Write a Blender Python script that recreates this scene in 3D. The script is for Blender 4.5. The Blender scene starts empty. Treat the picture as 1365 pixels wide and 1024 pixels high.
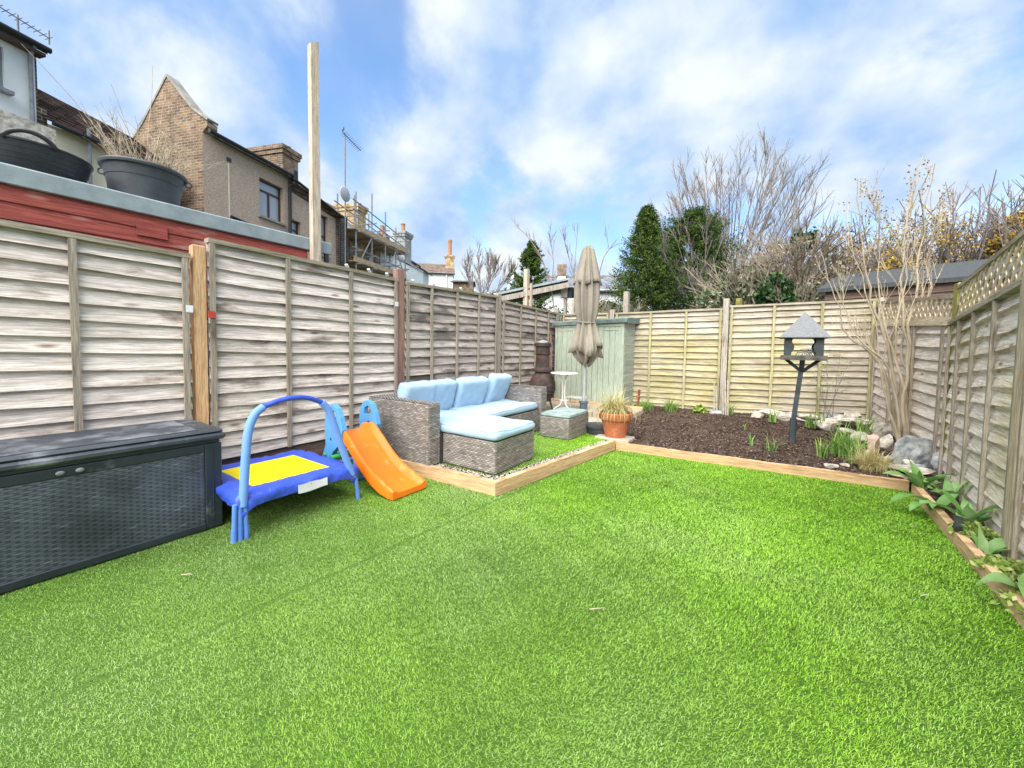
import bpy, math, random
import numpy as np
from mathutils import Vector, Matrix
R = math.radians
random.seed(7); rng = np.random.default_rng(7)
S = bpy.context.scene
COL = S.collection

# ------------------------------------------------------------------ camera
cam = bpy.data.cameras.new('camera'); cam.sensor_width = 36; cam.lens = 36*513/1365
cam.shift_y = -24/1365; cam.clip_start = .05; cam.clip_end = 3000
camo = bpy.data.objects.new('camera', cam); COL.objects.link(camo); S.camera = camo
yaw, pit, rol, CH = R(34.1), R(2.67), R(0.94), 1.16
fw0 = Vector((-math.sin(yaw), math.cos(yaw), 0)); rt0 = Vector((math.cos(yaw), math.sin(yaw), 0)); Z = Vector((0, 0, 1))
fw = fw0*math.cos(pit)-Z*math.sin(pit); up1 = Z*math.cos(pit)+fw0*math.sin(pit)
rt = rt0*math.cos(rol)+up1*math.sin(rol); up = up1*math.cos(rol)-rt0*math.sin(rol)
M = Matrix((rt, up, -fw)).transposed().to_4x4(); M.translation = Vector((0, 0, CH)); camo.matrix_world = M

# ------------------------------------------------------------------ world and sun
SUN_EL, SUN_AZ = 50, 172        # azimuth: degrees clockwise from +Y
W = bpy.data.worlds.new('World'); S.world = W; W.use_nodes = True
nt = W.node_tree; nt.nodes.clear()
def N(t, tp, **kw):
    n = t.nodes.new(tp)
    for k, v in kw.items():
        if k.startswith('i_'):
            key = k[2:]; n.inputs[int(key) if key.isdigit() else key].default_value = v
        else: setattr(n, k, v)
    return n
wo = N(nt, 'ShaderNodeOutputWorld')
sky = N(nt, 'ShaderNodeTexSky', sky_type='NISHITA', sun_disc=False, sun_elevation=R(SUN_EL), sun_rotation=R(SUN_AZ), air_density=1.0, dust_density=.6, ozone_density=2.5)
bgs = N(nt, 'ShaderNodeBackground', i_Strength=.095); hsv = N(nt, 'ShaderNodeHueSaturation', i_Saturation=1.12); nt.links.new(sky.outputs[0], hsv.inputs['Color']); nt.links.new(hsv.outputs[0], bgs.inputs[0])
tc = N(nt, 'ShaderNodeTexCoord'); sx = N(nt, 'ShaderNodeSeparateXYZ'); nt.links.new(tc.outputs['Generated'], sx.inputs[0])
az = N(nt, 'ShaderNodeMath', operation='ABSOLUTE'); nt.links.new(sx.outputs[2], az.inputs[0])
ad = N(nt, 'ShaderNodeMath', operation='ADD', i_1=.6); nt.links.new(az.outputs[0], ad.inputs[0])
cb = N(nt, 'ShaderNodeCombineXYZ')
for k in (0, 1):
    dv = N(nt, 'ShaderNodeMath', operation='DIVIDE'); nt.links.new(sx.outputs[k], dv.inputs[0]); nt.links.new(ad.outputs[0], dv.inputs[1]); nt.links.new(dv.outputs[0], cb.inputs[k])
mp = N(nt, 'ShaderNodeMapping'); mp.inputs['Location'].default_value = (15.5, 6.6, 0); mp.inputs['Rotation'].default_value = (0, 0, 0); mp.inputs['Scale'].default_value = (1.15, 1.15, 1); nt.links.new(cb.outputs[0], mp.inputs[0])
n1 = N(nt, 'ShaderNodeTexNoise', i_Scale=2.1, i_Detail=7., i_Roughness=.55, i_Distortion=.2); nt.links.new(mp.outputs[0], n1.inputs['Vector'])
cr = N(nt, 'ShaderNodeValToRGB'); cr.color_ramp.elements[0].position = .385; cr.color_ramp.elements[1].position = .53
cr.color_ramp.elements[0].color = (.16, .16, .16, 1); cr.color_ramp.elements[1].color = (1, 1, 1, 1); cr.color_ramp.interpolation = 'EASE'
nt.links.new(n1.outputs[0], cr.inputs[0])
n2 = N(nt, 'ShaderNodeTexNoise', i_Scale=4.6, i_Detail=6.); nt.links.new(mp.outputs[0], n2.inputs['Vector'])
c2 = N(nt, 'ShaderNodeValToRGB'); c2.color_ramp.elements[0].position = .35; c2.color_ramp.elements[1].position = .65
c2.color_ramp.elements[0].color = (.40, .60, .92, 1); c2.color_ramp.elements[1].color = (.90, .96, 1., 1); nt.links.new(n2.outputs[0], c2.inputs[0])
bgc = N(nt, 'ShaderNodeBackground', i_Strength=.31); nt.links.new(c2.outputs[0], bgc.inputs[0])
mx = N(nt, 'ShaderNodeMixShader'); hz = N(nt, 'ShaderNodeMapRange'); hz.inputs[1].default_value = .02; hz.inputs[2].default_value = .42; hz.inputs[3].default_value = .88; hz.inputs[4].default_value = 0.; nt.links.new(sx.outputs[2], hz.inputs[0])
hm = N(nt, 'ShaderNodeMath', operation='MAXIMUM'); nt.links.new(cr.outputs[0], hm.inputs[0]); nt.links.new(hz.outputs[0], hm.inputs[1]); nt.links.new(hm.outputs[0], mx.inputs[0]); nt.links.new(bgs.outputs[0], mx.inputs[1]); nt.links.new(bgc.outputs[0], mx.inputs[2]); nt.links.new(mx.outputs[0], wo.inputs[0])

sl = bpy.data.lights.new('sun', 'SUN'); sl.energy = 2.6; sl.angle = R(78); sl.color = (1, .93, .83)
so = bpy.data.objects.new('sun', sl); COL.objects.link(so)
sd = Vector((math.sin(R(SUN_AZ))*math.cos(R(SUN_EL)), math.cos(R(SUN_AZ))*math.cos(R(SUN_EL)), math.sin(R(SUN_EL))))
so.rotation_euler = sd.to_track_quat('Z', 'Y').to_euler(); so.location = (0, 0, 20)
S.view_settings.view_transform = 'Standard'; S.view_settings.look = 'None'; S.view_settings.gamma = 1
S.view_settings.use_curve_mapping = False; S.view_settings.exposure = 1.78
S.render.engine = 'CYCLES'

# ------------------------------------------------------------------ materials
def mat(name, col, rough=.7, col2=None, scale=6., detail=5., stretch=(1, 1, 1), contrast=(.35, .65), bump=0., bscale=None, spec=.3, objrand=0., world=False, sub=0., col3=None, c3=(.6, .75), c3scale=1.5, sheen=0., trans=None, grain=None):
    m = bpy.data.materials.new(name); m.use_nodes = True; t = m.node_tree; L = t.links.new
    b = t.nodes['Principled BSDF']; b.inputs['Roughness'].default_value = rough; b.inputs['Specular IOR Level'].default_value = spec
    if sheen: b.inputs['Sheen Weight'].default_value = sheen
    tcn = N(t, 'ShaderNodeTexCoord'); oi = N(t, 'ShaderNodeObjectInfo')
    ml = N(t, 'ShaderNodeMath', operation='MULTIPLY', i_1=(0 if world else 37.)); L(oi.outputs['Random'], ml.inputs[0])
    va = N(t, 'ShaderNodeVectorMath', operation='ADD')
    if world:
        g = N(t, 'ShaderNodeNewGeometry'); L(g.outputs['Position'], va.inputs[0])
    else: L(tcn.outputs['Object'], va.inputs[0])
    L(ml.outputs[0], va.inputs[1])
    vm = N(t, 'ShaderNodeVectorMath', operation='MULTIPLY'); vm.inputs[1].default_value = stretch; L(va.outputs[0], vm.inputs[0])
    nz = N(t, 'ShaderNodeTexNoise', i_Scale=scale, i_Detail=detail, i_Roughness=.6); L(vm.outputs[0], nz.inputs['Vector'])
    rp = N(t, 'ShaderNodeValToRGB'); rp.color_ramp.elements[0].position, rp.color_ramp.elements[1].position = contrast
    c2_ = col2 or tuple(x*.8 for x in col)
    rp.color_ramp.elements[0].color = (*c2_, 1); rp.color_ramp.elements[1].color = (*col, 1); L(nz.outputs[0], rp.inputs[0]); out = rp.outputs[0]
    if col3:
        n3 = N(t, 'ShaderNodeTexNoise', i_Scale=c3scale, i_Detail=6., i_Roughness=.65)
        L(va.outputs[0], n3.inputs['Vector'])
        r3 = N(t, 'ShaderNodeValToRGB'); r3.color_ramp.elements[0].position, r3.color_ramp.elements[1].position = c3; L(n3.outputs[0], r3.inputs[0])
        m3 = N(t, 'ShaderNodeMix', data_type='RGBA'); L(r3.outputs[0], m3.inputs[0]); L(out, m3.inputs[6]); m3.inputs[7].default_value = (*col3, 1); out = m3.outputs[2]
    if objrand:
        hs = N(t, 'ShaderNodeHueSaturation'); mr = N(t, 'ShaderNodeMapRange'); mr.inputs[3].default_value = 1-objrand; mr.inputs[4].default_value = 1+objrand
        L(oi.outputs['Random'], mr.inputs[0]); L(mr.outputs[0], hs.inputs['Value']); L(out, hs.inputs['Color']); out = hs.outputs[0]
    L(out, b.inputs['Base Color'])
    if bump:
        bn = N(t, 'ShaderNodeBump', i_Strength=bump, i_Distance=.01)
        if bscale:
            nb = N(t, 'ShaderNodeTexNoise', i_Scale=bscale, i_Detail=4.); L(vm.outputs[0], nb.inputs['Vector']); L(nb.outputs[0], bn.inputs['Height'])
        else: L(nz.outputs[0], bn.inputs['Height'])
        L(bn.outputs[0], b.inputs['Normal'])
    if sub: b.inputs['Subsurface Weight'].default_value = sub
    return m

def wood(name, light, dark, knot=.8, stain=(.05, .035, .025), stainamt=.62, algae=None, alg=(.5, .7), rnd=.12, world_axis=None, sc=1.):
    """weathered timber: fine grain along local x (or along z), knots, blotchy stains, optional algae"""
    m = bpy.data.materials.new(name); m.use_nodes = True; t = m.node_tree; L = t.links.new
    b = t.nodes['Principled BSDF']; b.inputs['Roughness'].default_value = .85; b.inputs['Specular IOR Level'].default_value = .15
    g = N(t, 'ShaderNodeNewGeometry'); oi = N(t, 'ShaderNodeObjectInfo')
    ml = N(t, 'ShaderNodeMath', operation='MULTIPLY', i_1=53.); L(oi.outputs['Random'], ml.inputs[0])
    va = N(t, 'ShaderNodeVectorMath', operation='ADD'); L(g.outputs['Position'], va.inputs[0]); L(ml.outputs[0], va.inputs[1])
    st = (1.1, 1.1, 24) if world_axis != 'z' else (26, 26, 1.3)
    vm = N(t, 'ShaderNodeVectorMath', operation='MULTIPLY'); vm.inputs[1].default_value = st; L(va.outputs[0], vm.inputs[0])
    nz = N(t, 'ShaderNodeTexNoise', i_Scale=2.2*sc, i_Detail=8., i_Roughness=.7, i_Distortion=.6); L(vm.outputs[0], nz.inputs['Vector'])
    rp = N(t, 'ShaderNodeValToRGB'); rp.color_ramp.elements[0].position = .33; rp.color_ramp.elements[1].position = .56
    rp.color_ramp.elements[0].color = (*dark, 1); rp.color_ramp.elements[1].color = (*light, 1); L(nz.outputs[0], rp.inputs[0]); out = rp.outputs[0]
    nf = N(t, 'ShaderNodeTexNoise', i_Scale=7.5*sc, i_Detail=6., i_Roughness=.7); L(vm.outputs[0], nf.inputs['Vector'])
    rf = N(t, 'ShaderNodeMapRange'); rf.inputs[1].default_value = .36; rf.inputs[2].default_value = .6; rf.inputs[3].default_value = .62; rf.inputs[4].default_value = 1.1; L(nf.outputs[0], rf.inputs[0])
    hf = N(t, 'ShaderNodeHueSaturation'); L(out, hf.inputs['Color']); L(rf.outputs[0], hf.inputs['Value']); out = hf.outputs[0]
    vs = N(t, 'ShaderNodeVectorMath', operation='MULTIPLY'); vs.inputs[1].default_value = (1, 1, 3.2) if world_axis != 'z' else (3, 3, 1); L(va.outputs[0], vs.inputs[0])
    n3 = N(t, 'ShaderNodeTexNoise', i_Scale=1.7, i_Detail=6., i_Roughness=.62); L(vs.outputs[0], n3.inputs['Vector'])
    r3 = N(t, 'ShaderNodeValToRGB'); r3.color_ramp.elements[0].position = stainamt; r3.color_ramp.elements[1].position = stainamt+.11
    r3.color_ramp.elements[1].color = (.75, .75, .75, 1); L(n3.outputs[0], r3.inputs[0])
    m3 = N(t, 'ShaderNodeMix', data_type='RGBA'); L(r3.outputs[0], m3.inputs[0]); L(out, m3.inputs[6]); m3.inputs[7].default_value = (*stain, 1); out = m3.outputs[2]
    vk = N(t, 'ShaderNodeVectorMath', operation='MULTIPLY'); vk.inputs[1].default_value = (2.6, 2.6, 8.5) if world_axis != 'z' else (9, 9, 2.4); L(va.outputs[0], vk.inputs[0])
    vo = N(t, 'ShaderNodeTexVoronoi', i_Scale=1.); L(vk.outputs[0], vo.inputs['Vector'])
    rk = N(t, 'ShaderNodeValToRGB'); rk.color_ramp.elements[0].position = .05; rk.color_ramp.elements[0].color = (1, 1, 1, 1); rk.color_ramp.elements[1].position = .15; rk.color_ramp.elements[1].color = (0, 0, 0, 1); L(vo.outputs['Distance'], rk.inputs[0])
    mk = N(t, 'ShaderNodeMath', operation='MULTIPLY', i_1=knot); L(rk.outputs[0], mk.inputs[0])
    m4 = N(t, 'ShaderNodeMix', data_type='RGBA'); L(mk.outputs[0], m4.inputs[0]); L(out, m4.inputs[6]); m4.inputs[7].default_value = (stain[0]*1.5, stain[1]*1.4, stain[2]*1.3, 1); out = m4.outputs[2]
    if algae:
        n5 = N(t, 'ShaderNodeTexNoise', i_Scale=.9, i_Detail=5.); L(g.outputs['Position'], n5.inputs['Vector'])
        r5 = N(t, 'ShaderNodeValToRGB'); r5.color_ramp.elements[0].position, r5.color_ramp.elements[1].position = alg; r5.color_ramp.elements[1].color = (.8, .8, .8, 1); L(n5.outputs[0], r5.inputs[0])
        m5 = N(t, 'ShaderNodeMix', data_type='RGBA', blend_type='MULTIPLY'); L(r5.outputs[0], m5.inputs[0]); L(out, m5.inputs[6]); m5.inputs[7].default_value = (*algae, 1); out = m5.outputs[2]
    hs = N(t, 'ShaderNodeHueSaturation'); mr = N(t, 'ShaderNodeMapRange'); mr.inputs[3].default_value = 1-rnd; mr.inputs[4].default_value = 1+rnd
    L(oi.outputs['Random'], mr.inputs[0]); L(mr.outputs[0], hs.inputs['Value']); L(out, hs.inputs['Color']); L(hs.outputs[0], b.inputs['Base Color'])
    bn = N(t, 'ShaderNodeBump', i_Strength=.45, i_Distance=.004); L(nz.outputs[0], bn.inputs['Height']); L(bn.outputs[0], b.inputs['Normal'])
    return m

def brick(name, c1, c2, mortar, scale=1., bw=.22, bh=.075, tile=False, flip=False):
    """bricks / roof tiles in the local frame: u = x + y, v = z"""
    m = bpy.data.materials.new(name); m.use_nodes = True; t = m.node_tree; L = t.links.new
    b = t.nodes['Principled BSDF']; b.inputs['Roughness'].default_value = .9; b.inputs['Specular IOR Level'].default_value = .15
    tcn = N(t, 'ShaderNodeTexCoord'); sp = N(t, 'ShaderNodeSeparateXYZ'); L(tcn.outputs['Object'], sp.inputs[0])
    a = N(t, 'ShaderNodeMath', operation='ADD')
    cbn = N(t, 'ShaderNodeCombineXYZ')
    if flip: L(sp.outputs[1], cbn.inputs[0])
    else:
        L(sp.outputs[0], a.inputs[0]); L(sp.outputs[1], a.inputs[1]); L(a.outputs[0], cbn.inputs[0])
    L(sp.outputs[2], cbn.inputs[1])
    bt = N(t, 'ShaderNodeTexBrick', i_Scale=1., offset=.5); bt.inputs['Brick Width'].default_value = bw; bt.inputs['Row Height'].default_value = bh; bt.inputs['Mortar Size'].default_value = .008 if not tile else .012
    bt.inputs['Color1'].default_value = (*c1, 1); bt.inputs['Color2'].default_value = (*c2, 1); bt.inputs['Mortar'].default_value = (*mortar, 1); L(cbn.outputs[0], bt.inputs['Vector'])
    nz = N(t, 'ShaderNodeTexNoise', i_Scale=3., i_Detail=6.); L(tcn.outputs['Object'], nz.inputs['Vector'])
    mr = N(t, 'ShaderNodeMapRange'); mr.inputs[1].default_value = .3; mr.inputs[2].default_value = .7; mr.inputs[3].default_value = .55; mr.inputs[4].default_value = 1.3; L(nz.outputs[0], mr.inputs[0])
    hs = N(t, 'ShaderNodeHueSaturation'); L(bt.outputs[0], hs.inputs['Color']); L(mr.outputs[0], hs.inputs['Value']); L(hs.outputs[0], b.inputs['Base Color'])
    iv = N(t, 'ShaderNodeMath', operation='SUBTRACT', i_0=1.); L(bt.outputs['Fac'], iv.inputs[1])
    bn = N(t, 'ShaderNodeBump', i_Strength=.8, i_Distance=.02); L(iv.outputs[0], bn.inputs['Height']); L(bn.outputs[0], b.inputs['Normal'])
    return m

def attrmat(name, stops, rough=.6, spec=.3, big=None, bigamt=(.8, 1.2), bigscale=.5, trans=0., xg=False):
    """colour ramp driven by a per-piece 'tint' attribute, with an optional slow drift of colour"""
    m = bpy.data.materials.new(name); m.use_nodes = True; t = m.node_tree; L = t.links.new
    b = t.nodes['Principled BSDF']; b.inputs['Roughness'].default_value = rough; b.inputs['Specular IOR Level'].default_value = spec
    at = N(t, 'ShaderNodeAttribute', attribute_name='tint'); rp = N(t, 'ShaderNodeValToRGB'); L(at.outputs['Fac'], rp.inputs[0])
    e = rp.color_ramp.elements; e[0].position = stops[0][0]; e[0].color = (*stops[0][1], 1); e[1].position = stops[-1][0]; e[1].color = (*stops[-1][1], 1)
    for p, c in stops[1:-1]:
        q = e.new(p); q.color = (*c, 1)
    out = rp.outputs[0]
    g = N(t, 'ShaderNodeNewGeometry')
    nz = N(t, 'ShaderNodeTexNoise', i_Scale=bigscale, i_Detail=4.); L(g.outputs['Position'], nz.inputs['Vector'])
    if big:
        mr = N(t, 'ShaderNodeMapRange'); mr.inputs[1].default_value = .38; mr.inputs[2].default_value = .62; L(nz.outputs[0], mr.inputs[0])
        if xg:      # view-dependent pile sheen painted into the colour: more saturated to the right and far
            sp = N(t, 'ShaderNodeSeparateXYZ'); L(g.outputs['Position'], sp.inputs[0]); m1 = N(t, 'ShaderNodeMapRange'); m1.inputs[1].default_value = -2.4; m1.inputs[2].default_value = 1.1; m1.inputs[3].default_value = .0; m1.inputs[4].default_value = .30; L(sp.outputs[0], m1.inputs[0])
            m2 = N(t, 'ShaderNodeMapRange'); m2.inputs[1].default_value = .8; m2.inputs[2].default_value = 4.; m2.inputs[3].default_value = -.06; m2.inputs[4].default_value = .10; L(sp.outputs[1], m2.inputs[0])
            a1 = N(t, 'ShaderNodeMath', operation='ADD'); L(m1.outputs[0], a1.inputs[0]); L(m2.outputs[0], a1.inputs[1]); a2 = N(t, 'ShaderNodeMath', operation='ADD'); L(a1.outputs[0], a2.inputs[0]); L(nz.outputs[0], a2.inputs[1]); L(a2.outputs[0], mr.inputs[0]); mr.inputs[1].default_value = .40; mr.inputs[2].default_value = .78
        mxx = N(t, 'ShaderNodeMix', data_type='RGBA', blend_type='MULTIPLY'); mxx.inputs[7].default_value = (*big, 1); L(mr.outputs[0], mxx.inputs[0]); L(out, mxx.inputs[6]); out = mxx.outputs[2]
    L(out, b.inputs['Base Color'])
    if trans:
        tr = N(t, 'ShaderNodeBsdfTranslucent'); L(out, tr.inputs[0]); ms = N(t, 'ShaderNodeMixShader', i_0=trans); L(b.outputs[0], ms.inputs[1]); L(tr.outputs[0], ms.inputs[2]); L(ms.outputs[0], t.nodes['Material Output'].inputs[0])
    return m

M_ = {}
M_['wood_left'] = wood('pale_weathered_larch', (.79, .72, .65), (.49, .415, .36), stain=(.15, .085, .055), stainamt=.58)
M_['wood_left2'] = wood('silver_weathered_larch', (.78, .705, .645), (.39, .335, .29), stain=(.10, .055, .04), stainamt=.56)
M_['wood_grey'] = wood('dark_weathered_larch', (.55, .485, .435), (.235, .20, .175), stain=(.05, .04, .035), stainamt=.52, rnd=.16)
M_['wood_back'] = wood('algae_tinted_larch', (.56, .505, .415), (.29, .25, .185), stain=(.24, .17, .09), stainamt=.60, algae=(.82, .82, .46), alg=(.48, .68))
M_['wood_right'] = wood('pale_curved_larch', (.82, .74, .65), (.47, .395, .335), stain=(.12, .07, .04), stainamt=.64, algae=(.82, .8, .5), alg=(.5, .7))
M_['batten'] = wood('batten_timber', (.40, .35, .28), (.20, .165, .13), world_axis='z', knot=.3, stainamt=.6)
M_['batten_back'] = wood('mossy_batten_timber', (.48, .45, .25), (.25, .23, .12), world_axis='z', knot=.3)
M_['rail'] = wood('rail_timber', (.42, .37, .29), (.18, .15, .11), knot=.3, algae=(.6, .7, .35), alg=(.5, .7))
M_['post_new'] = wood('orange_pine', (.72, .47, .26), (.46, .27, .13), world_axis='z', knot=.5, stain=(.22, .10, .05), stainamt=.72, rnd=.03)
M_['post_old'] = wood('aged_pine', (.55, .45, .33), (.30, .22, .15), world_axis='z')
M_['post_red'] = wood('red_stained_post', (.33, .20, .16), (.18, .10, .085), world_axis='z', stain=(.35, .28, .22))
M_['post_grey'] = wood('grey_post', (.46, .42, .36), (.24, .21, .18), world_axis='z')
M_['lumber'] = wood('raw_pine_timber', (.62, .52, .41), (.40, .33, .27), world_axis='z', knot=.45, stain=(.28, .22, .18), stainamt=.58, rnd=.02)
M_['sleeper'] = wood('new_sleeper_pine', (.70, .47, .27), (.46, .29, .16), knot=.5, stain=(.25, .13, .06), stainamt=.68, rnd=.05)
M_['redboard'] = wood('red_painted_board', (.38, .10, .078), (.22, .055, .045), knot=.3, stain=(.50, .33, .28), stainamt=.60, rnd=.06)
M_['shedgreen'] = wood('sage_painted_board', (.46, .53, .43), (.33, .40, .32), world_axis='z', knot=.12, stain=(.42, .40, .28), stainamt=.66, rnd=.05)
M_['shedgreen_h'] = wood('sage_painted_lap_board', (.46, .50, .42), (.30, .35, .29), knot=.12, stain=(.42, .40, .28), stainamt=.62, rnd=.08)
M_['browntimber'] = wood('brown_lap_timber', (.20, .14, .11), (.10, .07, .055), knot=.2)
M_['lattice'] = wood('lattice_strip', (.66, .57, .42), (.42, .34, .23), knot=.1, rnd=.1)
M_['mossypost'] = wood('mossy_post', (.33, .31, .09), (.12, .12, .03), world_axis='z', stain=(.05, .05, .02), stainamt=.5)
M_['felt'] = mat('dark_roofing_felt', (.075, .085, .09), .9, (.05, .055, .06), 30, bump=.4, world=True)
M_['felt_green'] = mat('green_grey_roofing_felt', (.16, .22, .21), .85, (.10, .14, .135), 12, bump=.3, world=True)
M_['fascia'] = mat('grey_fascia_trim', (.30, .36, .38), .5, (.22, .27, .29), 8, world=True, bump=.1, bscale=60)
M_['tub'] = mat('black_rubber', (.030, .034, .042), .42, (.02, .022, .028), 9, spec=.5, bump=.15, bscale=40)
M_['tubgrey'] = mat('dark_grey_plastic', (.058, .066, .078), .5, (.036, .040, .048), 7, spec=.5, bump=.15, bscale=30)
M_['boxplastic'] = mat('charcoal_plastic', (.026, .035, .046), .40, (.016, .023, .031), 5, spec=.5, col3=(.20, .22, .24), c3=(.60, .80), c3scale=4.)
M_['boxlid'] = mat('weathered_charcoal_lid', (.062, .073, .088), .5, (.036, .044, .056), 4, spec=.4, col3=(.30, .33, .36), c3=(.53, .75), c3scale=3.5, bump=.1, bscale=50)
M_['clasp'] = mat('grey_clasp', (.22, .25, .28), .6)
M_['trampblue'] = mat('blue_vinyl', (.045, .10, .66), .38, (.035, .08, .50), 5, spec=.5, bump=.9, bscale=22)
M_['foamblue'] = mat('light_blue_foam', (.19, .36, .84), .6, (.16, .32, .78), 8)
M_['tubeblue'] = mat('blue_tube', (.12, .27, .78), .4, (.10, .23, .68), 8)
M_['yellow'] = mat('yellow_mat', (.95, .78, .005), .6, (.90, .70, .005), 5)
M_['white'] = mat('white_label', (.75, .77, .80), .6)
M_['orange'] = mat('orange_plastic', (.92, .21, .012), .42, (.84, .17, .01), 2.5, spec=.45, col3=(.95, .36, .12), c3=(.58, .78), c3scale=9)
M_['toyblue'] = mat('sky_blue_plastic', (.11, .36, .68), .4, (.09, .30, .60), 3, spec=.45)
M_['toygreen'] = mat('green_plastic', (.05, .42, .10), .4, (.04, .34, .08), 3)
M_['cushion'] = mat('pale_aqua_fabric', (.37, .53, .67), .9, (.30, .45, .59), 3., detail=6, bump=.5, bscale=7, sheen=.3, sub=0.)
M_['cushgreen'] = mat('faded_aqua_fabric', (.33, .40, .39), .9, (.20, .27, .26), 7, bump=.3, bscale=40)
M_['wickerdark'] = mat('wicker_core', (.09, .085, .08), .8, (.06, .055, .05), 20)
M_['canvas'] = mat('beige_canvas', (.30, .27, .22), .9, (.215, .19, .155), 3, detail=6, bump=.25, bscale=20)
M_['polegrey'] = mat('grey_enamel', (.42, .46, .50), .35, spec=.5)
M_['polecollar'] = mat('slate_plastic', (.09, .13, .17), .5)
M_['whitemetal'] = mat('white_enamel', (.80, .80, .78), .4, (.70, .68, .64), 12)
M_['castiron'] = mat('rusty_cast_iron', (.075, .055, .05), .75, (.035, .028, .027), 9, col3=(.13, .06, .045), c3=(.5, .7), c3scale=8, bump=.4, bscale=30)
M_['terracotta'] = mat('terracotta', (.52, .17, .075), .8, (.40, .12, .055), 6, col3=(.58, .34, .24), c3=(.58, .75), c3scale=9, bump=.2, bscale=40)
M_['paving'] = mat('sandstone_paving', (.50, .45, .36), .9, (.36, .31, .24), 5, world=True, col3=(.20, .22, .13), c3=(.58, .75), c3scale=4, bump=.3, bscale=40)
M_['soil'] = mat('dark_soil', (.11, .08, .062), .95, (.038, .028, .022), 14, world=True, detail=8, bump=1., bscale=50, spec=.1, col3=(.22, .16, .11), c3=(.62, .74), c3scale=2.2)
M_['ground'] = mat('rough_ground', (.10, .12, .05), .95, (.06, .06, .03), 2, world=True)
M_['turfbase'] = mat('turf_backing', (.08, .16, .02), .95, (.04, .09, .012), 90, world=True)
M_['stone'] = mat('pale_rubble_stone', (.72, .67, .58), .9, (.30, .275, .235), 13, detail=8, bump=.9, bscale=16, objrand=.15)
M_['stonegrey'] = mat('grey_rock', (.46, .48, .48), .9, (.12, .135, .14), 13, detail=8, bump=.9, bscale=14, objrand=.1, col3=(.5, .49, .44), c3=(.6, .7), c3scale=7)
M_['stonepink'] = mat('pink_stone', (.62, .44, .37), .9, (.46, .33, .27), 7, bump=.6, bscale=18)
M_['brickred'] = mat('red_brick_fragment', (.48, .15, .08), .9, (.36, .10, .06), 9, bump=.4)
M_['birdtable'] = mat('dark_grey_paint', (.055, .068, .075), .65, (.035, .043, .048), 10, spec=.3)
M_['birdroof'] = mat('grey_mineral_felt', (.21, .225, .235), .95, (.15, .16, .17), 60, bump=.5)
M_['birdtray'] = mat('worn_grey_tray', (.14, .13, .11), .9, (.05, .05, .048), 14, bump=.5)
M_['pebble'] = mat('pebbledash_render', (.54, .43, .35), .95, (.31, .235, .185), 26, detail=9, bump=.8, bscale=45, col3=(.52, .45, .37), c3=(.55, .8), c3scale=.8)
M_['stockbrick'] = brick('brown_stock_brick', (.27, .18, .11), (.135, .09, .06), (.36, .32, .27))
M_['darkbrick'] = brick('sooty_brick', (.13, .10, .075), (.07, .055, .045), (.33, .30, .26))
M_['yellowbrick'] = brick('yellow_stock_brick', (.60, .42, .20), (.42, .28, .13), (.58, .5, .38))
M_['tile'] = brick('brown_roof_tile', (.17, .115, .095), (.115, .08, .07), (.035, .028, .026), bw=.25, bh=.11, tile=True, flip=True)
M_['tilegrey'] = brick('slate_roof_tile', (.20, .22, .25), (.15, .165, .19), (.07, .08, .09), bw=.3, bh=.12, tile=True, flip=True)
M_['tilepale'] = brick('pale_slate_tile', (.36, .40, .45), (.28, .31, .36), (.14, .15, .17), bw=.3, bh=.12, tile=True, flip=True)
M_['whiterender'] = mat('white_render', (.72, .76, .77), .9, (.62, .66, .67), 3, bump=.3, bscale=40)
M_['creamrender'] = mat('cream_render', (.68, .63, .47), .9, (.58, .53, .4), 2)
M_['coping'] = mat('pale_coping_stone', (.34, .325, .30), .95, (.20, .19, .17), 5, bump=.4)
M_['blackplastic'] = mat('black_gutter', (.02, .022, .025), .4)
M_['brownframe'] = mat('brown_window_frame', (.085, .045, .038), .4)
M_['whiteframe'] = mat('white_window_frame', (.75, .75, .75), .4)
M_['steel'] = mat('galvanised_steel', (.24, .255, .28), .5, (.16, .17, .19), 9)
M_['board'] = mat('scaffold_board', (.45, .35, .24), .85, (.30, .22, .15), 6)
M_['pot_clay'] = mat('clay_chimney_pot', (.42, .22, .13), .85)
M_['dish'] = mat('dish_grey', (.40, .43, .47), .5)
g_ = bpy.data.materials.new('window_glass'); g_.use_nodes = True; gb = g_.node_tree.nodes['Principled BSDF']; gb.inputs['Base Color'].default_value = (.30, .34, .38, 1); gb.inputs['Roughness'].default_value = .06; gb.inputs['Specular IOR Level'].default_value = 1.; M_['glass'] = g_
M_['bark_pale'] = mat('pale_ochre_bark', (.50, .425, .31), .9, (.28, .235, .17), 9, stretch=(1, 1, .35), bump=.5, bscale=30, col3=(.20, .20, .08), c3=(.6, .8), c3scale=5)
M_['bark_grey'] = mat('grey_brown_bark', (.26, .215, .185), .9, (.15, .125, .11), 6)
M_['bark_purple'] = mat('purple_brown_twigs', (.26, .225, .21), .9, (.15, .13, .122), 6)
M_['twig_tan'] = mat('tan_twigs', (.35, .295, .235), .9, (.20, .165, .13), 6)
M_['straw'] = mat('dead_straw_stems', (.56, .48, .37), .9, (.32, .265, .19), 12)
M_['turf'] = attrmat('artificial_turf', [(0, (.045, .10, .012)), (.30, (.23, .41, .08)), (.55, (.35, .54, .14)), (.8, (.47, .65, .25)), (1, (.58, .70, .40))], .5, .35, big=(.86, 1.08, .30), bigscale=.9, trans=.3, xg=True)
M_['blade'] = attrmat('fresh_green_blades', [(0, (.09, .18, .04)), (.6, (.20, .38, .08)), (1, (.36, .50, .14))], .55, .3, trans=.3)
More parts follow.
